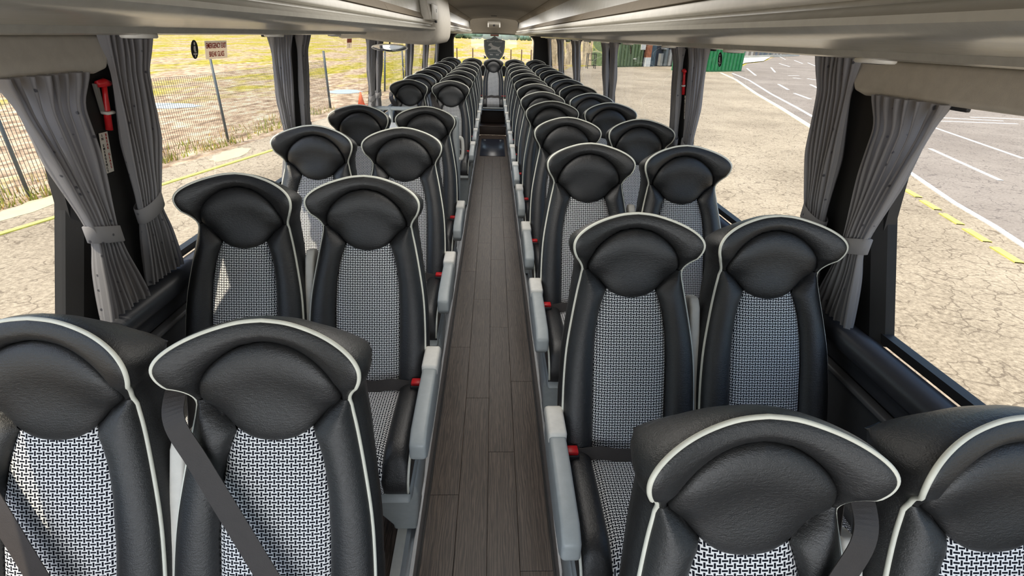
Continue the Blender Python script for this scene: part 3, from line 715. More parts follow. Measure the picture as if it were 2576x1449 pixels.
# valance panels over the front windows
for side, s in (('left', -1), ('right', 1)):
    y1 = 1.66
    pr = [(-2.0, 1.665), (.6, 1.668), (1.48, 1.655), (1.54, 1.652), (1.590, 1.662), (1.608, 1.69), (1.615, 1.748), (-2.0, 1.748)]
    tag(obj('valance_panel', bevelled(MB().prism(pr, 'x', *sorted((s*1.085, s*1.125))).mesh(), .012, 3), BEIGE), 'beige valance panel above the front curtain on the %s wall' % side, 'panel')

# ------------------------------------------------------------------ curtains
def curtain(s, rows, pleats, label, wide_open=1, gather_side=1, tie=None, seed=0, brow=None):
    """rows: (z, y0, y1, inset, amplitude) top to bottom"""
    rnd = random.Random(seed)
    ph = [rnd.uniform(-.35, .35) for _ in range(pleats+2)]; am = [rnd.uniform(.65, 1.2) for _ in range(pleats+2)]
    z_top, z_bot = rows[0][0], rows[-1][0]
    y0t, y1t = rows[0][1], rows[0][2]
    t = thing('curtain', label, 'curtain', (s*1.1, (y0t+y1t)/2, z_bot), 'grey pleated window curtains')
    ncol = pleats*8; vs = []; nz = 46
    T = [[(-r[0], r[k]) for r in rows] for k in range(1, 5)]
    for j in range(nz+1):
        z = z_top+(z_bot-z_top)*j/nz; a, b, ins, amp = [smoothtab(t_, -z, .02) for t_ in T]
        for i in range(ncol+1):
            u = i/ncol; pi_ = u*pleats; k = int(min(pi_, pleats-1e-6)); fr_ = pi_-k
            sn = math.sin(2*math.pi*(fr_+.08*ph[k])); pk = am[k]*(1-fr_)+am[k+1]*fr_
            x = xw(z)-ins-1.25*amp*pk*sn*(.9+.1*math.cos(z*17+k))
            y = a+(b-a)*(u+.22/pleats*math.sin(4*math.pi*fr_)+.12/pleats*math.sin(z*9+k*2.1))
            vs.append((s*x, y, z+.004*sn if j == nz else z))
    n = ncol+1
    fs = [(j*n+i, j*n+i+1, (j+1)*n+i+1, (j+1)*n+i) for j in range(nz) for i in range(ncol)]
    obj('cloth', mesh('curtain', vs, fs, True), CURT, t)
    ins = smoothtab(T[2], -z_top, .02)
    obj('curtain_rail', bevelled(MB().box(*sorted((s*(xw(z_top)-ins+.022), s*(xw(z_top)-ins+.034))), y0t-.01, y1t+.01, z_top-.012, z_top+.002).mesh(), .002, 1), DARKPL, t)
    if tie:
        z = tie; a, b, ins, amp = [smoothtab(t_, -z, .02) for t_ in T]
        cy, ry_ = (a+b)/2, (b-a)/2+.010; vs = []; m = 28
        for dz, o_ in ((-.026, .001), (-.024, .004), (.022, .004), (.024, .001)):
            for k in range(m):
                an = 2*math.pi*k/m; vs.append((s*(xw(z)-ins+(amp*1.15+.008+o_)*math.cos(an)), cy+(ry_+o_)*math.sin(an), z+dz+.018*math.sin(an)*gather_side))
        fs = [(j*m+k, j*m+(k+1) % m, (j+1)*m+(k+1) % m, (j+1)*m+k) for j in range(3) for k in range(m)]
        obj('tieback', mesh('tie', vs, fs, True), CURT, t, 'grey cloth tieback band')
    return t
for side, s in (('left', -1), ('right', 1)):
    dz = .0
    curtain(s, [(1.662, 1.205, 1.490, .055, .030), (1.60, 1.240, 1.465, .055, .018), (1.585, 1.245, 1.460, .055, .014), (1.45, 1.290, 1.455, .058, .020), (1.30, 1.345, 1.450, .066, .016), (1.245, 1.358, 1.448, .07, .014), (1.22, 1.360, 1.450, .07, .013), (1.15, 1.345, 1.462, .07, .018), (1.0, 1.318, 1.510, .075, .024), (.985, 1.315, 1.512, .075, .024)],
            8, 'grey curtain tied back over the frontmost %s window, with its flared hem' % side, tie=1.235, gather_side=-1, seed=1+s)
    curtain(s, [(1.75, 1.575, 1.790, .045, .030), (1.675, 1.595, 1.785, .045, .018), (1.66, 1.600, 1.775, .045, .014), (1.45, 1.59, 1.76, .045, .020), (1.29, 1.60, 1.715, .05, .016), (1.26, 1.60, 1.705, .05, .014), (1.22, 1.60, 1.705, .05, .014), (1.15, 1.59, 1.73, .05, .018), (1.0, 1.565, 1.76, .052, .022), (.985, 1.565, 1.762, .052, .022)],
            8, 'grey curtain on the rear edge of the first %s pillar' % side, tie=1.24, seed=5+s)
    names = ['second', 'third', 'fourth', 'fifth', 'last']
    for i, (a, b) in enumerate(CPIL):
        wa, wb = (.27, .13) if i == 0 else (.28, .22)
        c_ = (a+b)/2
        curtain(s, [(1.75, a-wa+.04, a+.05, .045, .028), (1.67, a-wa+.06, a+.04, .045, .015), (1.45, a-wa+.09, a+.04, .045, .016), (1.25, a-.10, a+.035, .05, .014), (1.22, a-.10, a+.035, .05, .013), (1.0, a-.2, a+.04, .055, .02)],
                7, 'grey curtain on the front edge of the %s pillar along the %s windows' % (names[i], side), tie=1.23, seed=20+i*3+s)
        if i < 4:
            curtain(s, [(1.75, b-.05, b+wb-.02, .045, .028), (1.67, b-.05, b+wb-.05, .045, .015), (1.45, b-.05, b+wb-.06, .045, .016), (1.25, b-.05, b+.07, .05, .014), (1.22, b-.05, b+.07, .05, .013), (1.0, b-.06, b+.14, .055, .02)],
                    7, 'grey curtain on the rear edge of the %s pillar along the %s windows' % (names[i], side), tie=1.23, seed=40+i*3+s)

# ------------------------------------------------------------------ hammers, stickers and signs
def hammer(side, s, y, label, scale=1.0):
    x = xw(1.57)-.012
    t = thing('emergency_hammer', label, 'hammer', (s*x, y, 1.50))
    m = wallmatrix('L' if s < 0 else 'R', (s*(x-.012), y, 1.572))
    def loc(pts): return [m @ Vector(p) for p in pts]
    h = MB().tube(loc([(.006, .045, .0), (.004, .02, 0), (0, -.02, 0), (-.003, -.078, 0)]), [.007, .007, .009, .0095], 10).mesh('h', True)
    obj('handle', h, REDPL, t)
    hd = MB().tube(loc([(-.022, .052, .002), (.006, .054, .002), (.026, .050, .002)]), [.009, .012, .008], 10).mesh('hd', True); obj('hammer_head', hd, REDPL, t)
    obj('clip', MB().tube(loc([(-.014, -.028, -.006), (-.013, -.028, .010), (.013, -.028, .010), (.016, -.028, -.004)]), .005, 6).mesh('c', True), PALEPL, t, 'pale retaining clip')
    b = MB().add([m @ Vector(p) for p in ((-.027, .052, -.01), (-.017, .052, -.01), (-.008, -.03, -.01), (-.013, -.03, -.01), (-.027, .052, .001), (-.017, .052, .001), (-.008, -.03, .001), (-.013, -.03, .001))],
                 [(0, 1, 2, 3), (4, 5, 6, 7), (0, 1, 5, 4), (1, 2, 6, 5), (2, 3, 7, 6), (3, 0, 4, 7)]).mesh()
    obj('bracket', b, simple('bracket_grey', (.22, .21, .19), .5), t)
    t2 = thing('emergency_sticker', 'white vertical emergency sticker below the red hammer on the %s wall' % side, 'sticker', (s*x, y, 1.42))
    m2 = wallmatrix('L' if s < 0 else 'R', (s*(xw(1.425)-.0115), y-.022, 1.425))
    me = MB().box(-.018, .018, -.068, .066, -.0006, .0006).mesh(); me.transform(m2); obj('sticker_sheet', me, WHITE, t2)
    for k, (word, xo) in enumerate((('IN EMERGENCY', -.0085), ('BREAK GLASS', .0085))):
        for q_, ch in enumerate(word):
            if ch == ' ': continue
            me = textmesh(ch, .0105); me.transform(m2 @ Matrix.Translation((xo, .058-q_*.0096, .0012))); 
            if q_ == 0: big = MB()
            big.add([v.co for v in me.vertices], [list(p.vertices) for p in me.polygons])
        obj('lettering', big.mesh('word'), REDINK if k else BLACKINK, t2, 'letters %s' % word)
    ar = MB().box(-.001, .0012, -.0015, .0015, 0, .001).mesh(); 
    a2 = MB().add([(-.006, -.0012, .001), (.004, -.0012, .001), (.004, -.006, .001), (.012, 0, .001), (.004, .006, .001), (.004, .0012, .001), (-.006, .0012, .001)], [(0, 1, 2, 3, 4, 5, 6)]).mesh()
    a2.transform(m2 @ Matrix.Translation((.006, -.060, .0005))); obj('arrow', a2, BLACKINK, t2)
hammer('left', -1, 1.585, 'red emergency hammer clipped to the first pillar on the left')
hammer('right', 1, 3.155, 'red emergency hammer between two curtains on the right wall')
def icon(side, s, y, z, label):
    t = thing('window_sticker', label, 'sticker', (s*xw(z), y, z))
    m = wallmatrix('L' if s < 0 else 'R', (s*(xw(z)+.026), y, z))
    me = mesh('disc', [(.026*math.cos(k*.2618), .034*math.sin(k*.2618), 0) for k in range(24)]+[(.026*math.cos(k*.2618), .034*math.sin(k*.2618), .001) for k in range(24)], [tuple(range(24)), tuple(range(24, 48))]+[(k, (k+1) % 24, 24+(k+1) % 24, 24+k) for k in range(24)])
    me.transform(m); obj('sticker_disc', me, BLACKINK, t)
    mb = MB(); z_ = .002
    mb.add([(.006*math.cos(k*.6283)-.001, .021+.006*math.sin(k*.6283), z_) for k in range(10)], [tuple(range(10))])
    mb.add([(-.007, .012, z_), (.005, .013, z_), (.007, -.004, z_), (.012, -.010, z_), (-.004, -.010, z_), (-.010, .0, z_)], [(0, 1, 2, 3, 4, 5)])
    mb.add([(-.015, -.013, z_), (.015, -.013, z_), (.013, -.019, z_), (-.013, -.019, z_)], [(0, 1, 2, 3)])
    mb.add([(-.003, -.019, z_), (.003, -.019, z_), (.003, -.028, z_), (-.003, -.028, z_)], [(0, 1, 2, 3)])
    me = mb.mesh(); me.transform(m); obj('seated_figure', me, WHITE, t, 'white seated figure symbol')
icon('left', -1, 2.20, 1.695, 'dark oval seat belt sticker at the top of the second left window')
icon('right', 1, 2.78, 1.70, 'dark oval seat belt sticker on the right window in front of the green container')
icon('right', 1, 4.66, 1.70, 'small dark oval seat belt sticker on the third right window')
sg = thing('exit_sign', 'cream emergency exit sticker with red words on the second left window', 'sign', (-xw(1.69), 2.365, 1.69))
m = wallmatrix('L', (-(xw(1.690)+.026), 2.372, 1.690))
me = MB().box(-.092, .092, -.034, .034, -.0006, .0006).mesh(); me.transform(m); obj('sign_sheet', me, FILM, sg)
for ln, yo in (('EMERGENCY EXIT', .0155), ('BREAK GLASS', -.0165)):
    me = textmesh(ln, .0285, font_w=.74); me.transform(m @ Matrix.Translation((0, yo, .001))); obj('lettering', me, REDINK, sg)
sg = thing('exit_notice', 'small cream notice with red top on the third left window', 'sign', (-xw(1.68), 4.53, 1.68))
m = wallmatrix('L', (-(xw(1.685)+.026), 4.54, 1.685))
me = MB().box(-.075, .075, -.036, .036, -.0006, .0006).mesh(); me.transform(m); obj('sign_sheet', me, FILM, sg)
me = MB().box(-.072, .072, .004, .032, .0006, .0012).mesh(); me.transform(m); obj('red_band', me, simple('sign_red', (.55, .12, .07), .6), sg)
me = MB().box(-.004, .004, -.030, -.004, .0006, .0012).mesh(); me.transform(m); obj('arrow', me, BLACKINK, sg)
# shield sticker on the rear window
SHM = simple('shield_slate', (.13, .155, .165), .5); SHL = simple('shield_pale', (.55, .55, .55), .6)
sh = thing('shield_sticker', 'slate grey shield sticker with a leaping white dog on the rear window', 'sticker', (0, 11.92, 1.54))
cxs = .015
poly = [(-.225, 1.675), (-.09, 1.70), (0, 1.755), (.09, 1.70), (.225, 1.675), (.222, 1.55), (.205, 1.44), (.17, 1.36), (.10, 1.29), (0, 1.25), (-.10, 1.29), (-.17, 1.36), (-.205, 1.44), (-.222, 1.55)]
poly = [(x+cxs, z) for x, z in poly]
obj('shield', MB().prism(poly, 'y', 11.915, 11.919).mesh(), SHM, sh)
inn = [((x-cxs)*.91+cxs, 1.52+(z-1.52)*.92) for x, z in poly]
obj('border_line', MB().tube([(x, 11.914, z) for x, z in inn], .0035, 4, closed=True).mesh('bl'), SHL, sh)
dog = [(-.135, 1.575), (-.120, 1.600), (-.085, 1.622), (-.060, 1.620), (-.055, 1.595), (-.025, 1.572), (.03, 1.556), (.075, 1.545), (.105, 1.548), (.135, 1.572), (.112, 1.535), (.100, 1.515), (.125, 1.485), (.150, 1.452), (.160, 1.430), (.140, 1.432), (.105, 1.460), (.075, 1.470), (.060, 1.498), (.02, 1.492), (-.04, 1.496), (-.085, 1.493), (-.125, 1.490), (-.125, 1.502), (-.085, 1.510), (-.065, 1.525), (-.070, 1.548), (-.10, 1.565), (-.125, 1.562)]
obj('leaping_dog', MB().prism([(x+cxs, z) for x, z in dog], 'y', 11.912, 11.9145).mesh(), SHL, sh, 'white leaping dog emblem')
me = textmesh('Bellimood Travel SA', .042, font_w=-.95); me.transform(wallmatrix('B', (cxs, 11.913, 1.652))); obj('lettering', me, SHL, sh, 'mirrored pale lettering')
obj('scroll_line', MB().tube([(cxs-.14, 11.913, 1.425), (cxs, 11.913, 1.438), (cxs+.14, 11.913, 1.425)], .004, 4).mesh(), SHL, sh)
for xx in (-.065, .065):
    obj('small_mark', MB().box(cxs+xx-.032, cxs+xx+.032, 11.912, 11.914, 1.385, 1.408).mesh(), SHL, sh)
for s in (-1, 1):
    obj('ribbon_end', MB().prism([(cxs+s*.18, 1.36), (cxs+s*.235, 1.375), (cxs+s*.215, 1.345), (cxs+s*.235, 1.315), (cxs+s*.17, 1.32)], 'y', 11.915, 11.918).mesh(), SHM, sh)
ns = thing('rear_notice', 'small red and white notice above the shield on the rear window', 'sign', (0, 11.92, 1.77))
obj('notice_sheet', MB().box(-.075, .105, 11.914, 11.918, 1.752, 1.785).mesh(), WHITE, ns)
obj('red_panel', MB().box(-.068, .098, 11.912, 11.914, 1.758, 1.780).mesh(), simple('notice_red', (.40, .10, .06), .6), ns)

# ------------------------------------------------------------------ seats
for side, rows, s in (('L', LL, -1), ('R', RR, 1)):
    sd = 'left' if s < 0 else 'right'
    for i, (y, za) in enumerate(rows):
        for pos in ('inner', 'outer'):
            x = s*(XI+(SP if pos == 'outer' else 0))
            belt = None
            if i == 0: belt = 'L' if s < 0 else 'R'
            if s < 0 and i == 4: belt = 'L'
            if i < 6: row = '%s row from the camera' % ORD[i]
            else: row = '%s row from the camera, partly hidden' % ORD[i]
            lab = '%s seat %s of the aisle, %s%s' % ('aisle-side' if pos == 'inner' else 'window-side', sd, row, ', grey diagonal belt' if belt else '')
            seat(side, pos, x, y, za-ZT, lab, belt)
for k, nm in zip(range(-2, 3), ('far left', 'second from left', 'middle', 'second from right', 'far right')):
    seat('R' if k > 0 else 'L', 'back', k*.423, 11.05, 1.352-ZT if k else 1.352-ZT, '%s seat of the back row under the rear window' % nm)

# ------------------------------------------------------------------ stairwell barrier and table behind the fourth left row
tb = thing('stairwell_barrier', 'grey tubular barrier with a white shelf beside the middle door, left of the aisle', 'barrier', (-.9, 4.95, .12))
obj('shelf', bevelled(MB().box(-1.15, -.60, 4.45, 5.0, .985, 1.01).mesh(), .008, 2), simple('white_shelf', (.82, .82, .78), .4), tb, 'white shelf')
obj('post', MB().tube([(-.97, 5.05, .12), (-.97, 5.05, 1.14)], .02, 10).mesh('p', True), GREYPL, tb)
obj('top_rail', MB().tube([(-1.15, 5.05, 1.13), (-.62, 5.05, 1.13), (-.58, 5.05, 1.10), (-.58, 5.05, .12)], .018, 10).mesh('p', True), GREYPL, tb)
obj('barrier_panel', bevelled(MB().box(-1.15, -.6, 5.035, 5.055, .2, .98).mesh(), .006, 2), GREYPL, tb)
bc = thing('seat_back_cover', 'tall grey moulded cover with pale grab handle behind the fourth left aisle seat', 'seat cover', (-.446, 3.75, .13))
pr = [(3.60, .38), (3.58, .75), (3.63, 1.05), (3.66, 1.20), (3.70, 1.26), (3.78, 1.24), (3.83, 1.10), (3.84, .9), (3.80, .6), (3.74, .36)]
obj('cover', bevelled(MB().prism([(y+.055, z) for y, z in pr], 'x', -.64, -.243).mesh(), .02, 3), GREYPL, bc)
obj('grab_handle', MB().tube(catmull([(-.243, 3.80, 1.10), (-.222, 3.80, 1.09), (-.215, 3.785, 1.03), (-.222, 3.77, .96), (-.243, 3.77, .95)], 5), .012, 8).mesh('gh', True), PALEPL, bc, 'pale grab handle')

# ------------------------------------------------------------------ outside
GZ = -1.4
def flat(name, pts, z, mat, th=.02):
    return obj(name, MB().prism(pts, 'z', z-th, z).mesh(), mat)
o = flat('floor.002', [(-9.0, -40), (60, -40), (140, 250), (60, 108), (34, 77), (16, 72), (9.4, 66), (4.6, 47), (-2.0, 45), (-6.2, 25.5), (-6.9, 20), (-7.6, 15), (-8.6, 10), (-9.3, 6)], GZ, ASPH); o['kind'] = 'structure'; o['label'] = 'pale cracked asphalt apron around the coach'
o = flat('floor.003', [(-900, -300), (900, -300), (900, 1500), (-900, 1500)], GZ-.03, FIELD); o['kind'] = 'structure'; o['label'] = 'dry yellow-green field beyond the fence'
o = flat('floor.004', [(11.9, 14.2), (10.1, 9.0), (9.2, 6.5), (9.2, -40), (120, -40), (150, 300), (120, 240), (79, 153), (52, 105), (43.4, 93), (34.5, 76), (27.5, 62.5), (23.2, 51.5), (18.5, 37.4), (15.2, 27)], GZ+.012, ROADM); o['kind'] = 'structure'; o['label'] = 'grey road curving past the yard'
PAINTW = simple('white_road_paint', (.92, .92, .88), .8, nscale=20, var=.1); PAINTY = simple('yellow_road_paint', (.80, .76, .16), .8, nscale=20, var=.12)
def stripe(pts, w_, mat, label, cat='road marking', group=None, name='road_marking'):
    P = [Vector((x, y)) for x, y in pts]; L = []; R = []
    for i, p in enumerate(P):
        d = (P[min(i+1, len(P)-1)]-P[max(0, i-1)]).normalized(); nr = Vector((-d.y, d.x))*w_/2
        L.append(p+nr); R.append(p-nr)
    poly = [(q.x, q.y) for q in L+R[::-1]]
    mb = MB(); n = len(P)
    vs = [(q.x, q.y, GZ+.022) for q in L]+[(q.x, q.y, GZ+.022) for q in R]+[(q.x, q.y, GZ+.0) for q in L]+[(q.x, q.y, GZ+.0) for q in R]
    fs = [(i, i+1, n+i+1, n+i) for i in range(n-1)]+[(2*n+i, 2*n+i+1, i+1, i) for i in range(n-1)]+[(3*n+i, 3*n+i+1, n+i+1, n+i) for i in range(n-1)]
    return tag(obj(name, mesh('stripe', vs, fs), mat), label, cat, group)
stripe([(-9.6, 3), (-8.09, 8.08), (-7.3, 11.15), (-6.35, 15.1), (-4.9, 21)], .11, PAINTY, 'yellow line painted along the asphalt left of the coach')
stripe([(12.6, 16), (11.88, 13.9), (10.7, 11.0), (10.18, 9.4), (9.74, 8.3), (9.0, 6.4)], .13, PAINTW, 'worn white edge line on the right beside the yellow line')
for i in range(9):
    a = Vector((12.2, 16.0)).lerp(Vector((9.3, 7.2)), i/9); b = Vector((12.2, 16.0)).lerp(Vector((9.3, 7.2)), (i+.72)/9)
    k = .25*math.sin(i*.5); stripe([(a.x-.55, a.y), (b.x-.52, b.y)], .15, PAINTY, 'worn yellow dash on the asphalt right of the coach', group='worn yellow dashes')
stripe([(26.2, 62.4), (23.2, 51.5), (18.5, 37.4), (16.0, 29.2), (13.4, 21.1)], .28, simple('pale_kerb', (.85, .82, .58), .8), 'pale kerb line separating the yard from the road', 'kerb', name='kerb')
stripe([(27.4, 62.0), (24.3, 51), (19.6, 37.4), (17.0, 29.2), (14.3, 21.1)], .18, PAINTW, 'broken white line along the pale kerb')
marks = [((35.2, 75.3), (28.7, 58.9)), ((81, 155), (67, 125)), ((66.6, 120.5), (58, 101.7)), ((62, 107), (51.6, 85.6)), ((41.1, 80.2), (35, 67)), ((51.5, 97.9), (46.7, 85.3)), ((33.3, 60.8), (35.0, 61.5)), ((31.7, 56.7), (32, 55.7)), ((32.9, 56.1), (32.9, 54)), ((25, 46.8), (22.9, 41.2)), ((28.3, 47.5), (26.1, 42.2)), ((21.8, 38.3), (20.7, 34.3)), ((15.5, 17.7), (13.9, 13.2)), ((21.9, 25.2), (25.7, 24.9)), ((22.6, 26.6), (25.9, 25.9)), ((20, 23.3), (17.6, 16.3)), ((25.2, 27.1), (27.9, 26.8))]
for i, (a, b) in enumerate(marks):
    stripe([a, b], .20 if i < 12 else .13, PAINTW, 'short white dash painted on the curving grey road', group='white dashes on the curving road')
# pale paved strip and low wall across the road
flat('floor.005', [(31.5, 70), (34.5, 77), (43.4, 94), (53, 107), (79, 155), (120, 240), (170, 330), (140, 345), (82, 190), (50, 124), (30, 82)], GZ+.10, CONC)['kind'] = 'structure'
bpy.data.objects['floor.005']['label'] = 'bright concrete pavement beyond the road'
WA, WB = Vector((54.0, 122.1)), Vector((94.7, 169.2))
tag(obj('boundary_wall', MB().add([(WA.x, WA.y, GZ), (WB.x, WB.y, GZ), (WB.x, WB.y, GZ+.5), (WA.x, WA.y, GZ+.5), (WA.x-.3, WA.y+.5, GZ), (WB.x-.3, WB.y+.5, GZ), (WB.x-.3, WB.y+.5, GZ+.5), (WA.x-.3, WA.y+.5, GZ+.5)], [(0, 1, 2, 3), (4, 5, 6, 7), (0, 1, 5, 4), (1, 2, 6, 5), (2, 3, 7, 6), (3, 0, 4, 7)]).mesh(), CONC), 'low pale boundary wall beyond the curving road', 'wall')
# far fence of panels on that wall
cols = [(.14, .18, .18), (.20, .17, .14), (.30, .28, .26), (.10, .12, .16), (.5, .45, .4)]
ff = thing('panel_fence', 'dark panelled fence behind the low pale wall, right distance', 'fence', (WA.x, WA.y, GZ+.5))
pmats = [simple('fence_panel_%d' % i, c, .7) for i, c in enumerate(cols)]
for i in range(34):
    a = WA.lerp(WB, i/34); b = WA.lerp(WB, (i+.93)/34)
    obj('panel', MB().add([(a.x, a.y, GZ+.52), (b.x, b.y, GZ+.52), (b.x, b.y, GZ+4.2), (a.x, a.y, GZ+4.2), (a.x-.1, a.y+.05, GZ+.52), (b.x-.1, b.y+.05, GZ+.52), (b.x-.1, b.y+.05, GZ+4.2), (a.x-.1, a.y+.05, GZ+4.2)], [(0, 1, 2, 3), (4, 5, 6, 7), (0, 1, 5, 4), (1, 2, 6, 5), (2, 3, 7, 6), (3, 0, 4, 7)]).mesh(), pmats[(i*7+i//3) % 5], ff)
# containers, shops
def boxthing(name, label, cat, p0, p1, depth, h, mat, ribs=0, z0=GZ):
    a = Vector(p0); b = Vector(p1); d = (b-a).normalized(); nr = Vector((-d.y, d.x))*depth
    t = thing(name, label, cat, ((a.x+b.x)/2, (a.y+b.y)/2, z0))
    def bx(u0, u1, d0, d1, za, zb, nm, mt, par=t):
        P = [a+(b-a)*u0+nr*d0, a+(b-a)*u1+nr*d0, a+(b-a)*u1+nr*d1, a+(b-a)*u0+nr*d1]
        return obj(nm, MB().add([(p.x, p.y, za) for p in P]+[(p.x, p.y, zb) for p in P], [(0, 3, 2, 1), (4, 5, 6, 7), (0, 1, 5, 4), (1, 2, 6, 5), (2, 3, 7, 6), (3, 0, 4, 7)]).mesh(), mt, par)
    bx(0, 1, 0, 1, z0, z0+h, 'body', mat)
    for i in range(ribs): bx((i+.15)/ribs, (i+.6)/ribs, -.04, 0, z0+.15, z0+h-.15, 'rib', mat)
    return t, bx
GREEN = simple('container_green', (.02, .22, .075), .5, nscale=8, var=.2); GREEN2 = simple('container_grey_green', (.14, .20, .09), .6, nscale=8, var=.2)
t, bx = boxthing('shipping_container', 'bright green shipping container right of the curtained window pillar', 'container', (22.7, 62.3), (30.6, 66.8), 3, 3.2, GREEN, 14)
t, bx = boxthing('shipping_container', 'dull grey-green container at the left end of the shop row', 'container', (15.2, 68), (19.4, 71.5), 4, 3.6, GREEN2, 8)
bx(.82, 1.0, -.06, 0, GZ+2.0, GZ+3.4, 'notice', WHITE); bx(.6, .66, -.08, 0, GZ+.9, GZ+1.0, 'lock', WHITE)
BRICK = simple('red_brick', (.42, .15, .07), .8, nscale=6, var=.35); SHOPD = simple('shop_dark', (.03, .035, .05), .6)
t, bx = boxthing('shop_building', 'dark shop front with brick pier and crimson awning behind the yard', 'building', (19.6, 71.8), (27.5, 77.5), 4, 4.2, SHOPD)
bx(0, .11, -.08, 0, GZ+1.1, GZ+4.2, 'brick_pier', BRICK); bx(0, .10, -.10, 0, GZ, GZ+1.1, 'white_plinth', PAINTW)
bx(.11, .22, -.05, 0, GZ, GZ+4.2, 'door', simple('door_blue_grey', (.05, .09, .12), .5))
bx(.24, 1.0, -.15, 0, GZ+3.0, GZ+3.5, 'awning', simple('awning_crimson', (.35, .02, .07), .6))
grey = [simple('display_grey_%d' % i, c, .7) for i, c in enumerate(((.3, .3, .28), (.18, .2, .2), (.45, .43, .4)))]
for i in range(7): bx(.30+i*.095, .35+i*.095, -.12, 0, GZ+.1, GZ+(1.6+.5*((i*5) % 3)), 'display_panel', grey[i % 3])
for i in range(3): bx(.34+i*.2, .40+i*.2, -.14, 0, GZ+2.1, GZ+2.6, 'small_sign', grey[2])
# roll cage trolley and earth bank
cg = thing('cage_trolley', 'black wire cage trolley in front of the earth bank', 'trolley', (11.2, 63.5, GZ))
for x in (10.8, 11.7):
    for y in (63, 64): obj('upright', MB().box(x-.04, x+.04, y-.04, y+.04, GZ, GZ+1.6).mesh(), DARKPL, cg)
for z in (.3, .9, 1.55): obj('cage_bar', MB().box(10.8, 11.7, 62.97, 63.03, GZ+z-.03, GZ+z+.03).mesh(), DARKPL, cg)
rn = random.Random(3); vs = []; nx_, ny_ = 40, 10
for j in range(ny_+1):
    for i in range(nx_+1):
        x = 5.0+i*.24; y = 72+j*.8-.12*i*.2; h = 4.3*math.sin(min(1, j/5)*math.pi/2)*(.75+.25*math.sin(i*.5)); vs.append((x+rn.uniform(-.15, .15), y+rn.uniform(-.2, .2), GZ-.1+h+rn.uniform(-.2, .2)*(j > 0)))
tag(obj('earth_bank', mesh('bank', vs, [(j*(nx_+1)+i, j*(nx_+1)+i+1, (j+1)*(nx_+1)+i+1, (j+1)*(nx_+1)+i) for j in range(ny_) for i in range(nx_)]), simple('earth', (.42, .34, .22), .9, nscale=3, var=.3)), 'sandy earth bank beyond the yard, seen past the rear right windows', 'bank')
# fence along the field
FP = [(-10.6, 4.2), (-9.28, 10.17), (-8.08, 16.05), (-7.33, 24.2), (-6.4, 32), (-5.9, 36)]
STEEL = simple('grey_steel_post', (.10, .12, .13), .5)
for i, (x, y) in enumerate(FP):
    lb = ['near the front left curtain', 'seen through the front left window', 'below the exit sticker', 'through the third left window', 'leaning by the curtain of the third left window', 'farthest along the yard'][i]
    tl = .25 if i == 4 else 0
    o = obj('fence_post', MB().tube([(x, y, GZ), (x+tl*.6, y+tl, GZ+2.35)], .035 if i < 3 else .05, 8).mesh('post', True), STEEL); tag(o, 'grey steel fence post '+lb, 'post', 'grey fence posts along the field')
mb = MB()
for (x0, y0), (x1, y1) in zip(FP[:3], FP[1:4]):
    L = math.hypot(x1-x0, y1-y0); nn_ = int(L/.075); d = Vector((x1-x0, y1-y0))/L
    for k in range(nn_):
        x = x0+(x1-x0)*k/nn_; y = y0+(y1-y0)*k/nn_; r = .0035
        mb.add([(x-r, y-r, GZ+.03), (x+r, y+r, GZ+.03), (x+r, y+r, GZ+1.95), (x-r, y-r, GZ+1.95)], [(0, 1, 2, 3)])
        mb.add([(x-r, y+r, GZ+.03), (x+r, y-r, GZ+.03), (x+r, y-r, GZ+1.95), (x-r, y+r, GZ+1.95)], [(0, 1, 2, 3)])
    for k in range(10):
        z = GZ+.05+k*.21; mb.box(min(x0, x1), min(x0, x1), 0, 0, 0, 0) if False else mb.add([(x0, y0, z), (x1, y1, z), (x1, y1, z+.006), (x0, y0, z+.006)], [(0, 1, 2, 3)])
tag(obj('wire_mesh', mb.mesh(), simple('galvanised_wire', (.20, .19, .17), .5)), 'fine upright wire mesh of the fence beside the yard', 'wire mesh', None, 'stuff')
# posts behind the coach
for pn, (x, y) in enumerate(((-4.2, 52), (-2.4, 52), (1.95, 52), (3.2, 52.5), (4.35, 53), (5.3, 53))):
    tag(obj('fence_post', MB().tube([(x*.82, y, GZ-.02), (x*.82, y, GZ+2.0)], .055, 6).mesh('post', True), simple('brown_post', (.10, .055, .02), .8) if x == -4.2 else bpy.data.materials['brown_post']), 'brown field post, '+['well left', 'just left', 'just right', 'second to the right', 'third to the right', 'far right'][pn]+' of the shield in the rear window', 'post', 'brown posts behind the rear window')
# trees on the horizon
ico = []
bm = bmesh.new(); bmesh.ops.create_icosphere(bm, subdivisions=1, radius=1); iv = [v.co.copy() for v in bm.verts]; ifc = [[v.index for v in f.verts] for f in bm.faces]; bm.free()
mb = MB(); rn = random.Random(9)
for i in range(260):
    x = -260+i*2.6+rn.uniform(-1, 1); y = 420+rn.uniform(-15, 15); r = rn.uniform(2.0, 4.5)
    mb.add([(x+v.x*r*rn.uniform(.8, 1.2), y+v.y*r, GZ+r*.8+v.z*r*rn.uniform(.8, 1.2)) for v in iv], ifc)
tag(obj('tree_line', mb.mesh('trees', True), simple('far_trees', (.12, .20, .15), .9, nscale=1, var=.3)), 'hazy green line of distant trees on the horizon behind the field', 'trees', None, 'stuff')
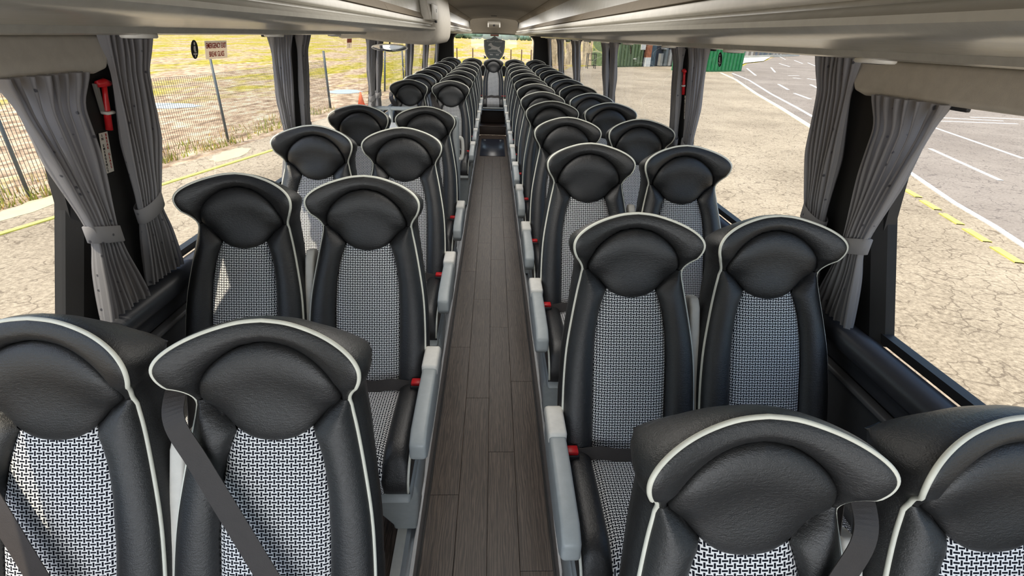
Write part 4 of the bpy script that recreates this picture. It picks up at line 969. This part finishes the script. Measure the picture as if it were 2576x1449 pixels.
# cone, puddles, tufts, stone
cn = thing('traffic_cone', 'orange traffic cone at the edge of the field, left', 'cone', (-6.2, 25.3, GZ))
ORG = simple('orange', (.85, .17, .05), .5)
obj('cone_body', MB().tube([(-6.2, 25.3, GZ+.03), (-6.2, 25.3, GZ+.62)], [.17, .03], 12).mesh('c', True), ORG, cn); obj('cone_base', bevelled(MB().box(-6.45, -5.95, 25.05, 25.55, GZ, GZ+.04).mesh(), .01, 1), ORG, cn)
WATER = simple('puddle_water', (.55, .60, .68), .05)
for i, (x, y, rx, ry_) in enumerate(((-14.3, 23.8, 1.3, .9), (-8.6, 31.5, .9, 1.2))):
    P = [(x+rx*math.cos(a*.3142)*(1+.15*math.sin(a*2)), y+ry_*math.sin(a*.3142)) for a in range(20)]
    tag(flat('puddle', P, GZ-.012, WATER, .01), ['bright puddle on the bare ground beyond the fence, left', 'small bright puddle on the far field'][i], 'puddle')
SAND = simple('pale_sand', (.62, .54, .34), .95, nscale=10)
for i, (x, y, rx, ry_) in enumerate(((-7.25, 14.4, .35, .9), (-8.75, 9.55, .28, .95))):
    P = [(x+rx*math.cos(a*.3142)*(1+.15*math.sin(a*3)), y+ry_*math.sin(a*.3142)*(1+.1*math.cos(a*2))) for a in range(20)]
    tag(flat('sand_patch', P, GZ+.006, SAND, .008), ['pale sand patch on the asphalt left of the coach, below the exit sticker', 'pale sand patch on the asphalt seen through the front left window'][i], 'sand')
TUF = [simple('tuft_gold', (.55, .36, .10), .9), simple('tuft_green', (.33, .36, .05), .9), simple('tuft_dry', (.55, .46, .22), .9)]
rn = random.Random(5)
mb3 = [MB(), MB(), MB()]
for k in range(2600):
    u = rn.random(); seg = min(int(u*3), 2); (x0, y0), (x1, y1) = FP[seg+0], FP[seg+1]; t_ = rn.random()
    cl = math.sin(seg*5+t_*9)+math.sin(t_*23+seg)
    if cl < -.2 and rn.random() < .7: continue
    x = x0+(x1-x0)*t_-rn.random()**2*1.5+.25; y = y0+(y1-y0)*t_; h = rn.uniform(.05, .26); a = rn.uniform(0, 3.14); r = rn.uniform(.008, .02); lx, ly = rn.uniform(-.08, .08), rn.uniform(-.08, .08)
    mb3[rn.choice((0, 1, 1, 2))].add([(x-r*math.cos(a), y-r*math.sin(a), GZ-.03), (x+r*math.cos(a), y+r*math.sin(a), GZ-.03), (x+lx, y+ly, GZ+h)], [(0, 1, 2)])
for k, (nm) in enumerate(('golden dry grass blades along the fence foot', 'green grass blades along the fence foot', 'straw coloured grass blades along the fence foot')):
    tag(obj('fence_grass', mb3[k].mesh(), TUF[k]), nm, 'grass', None, 'stuff')
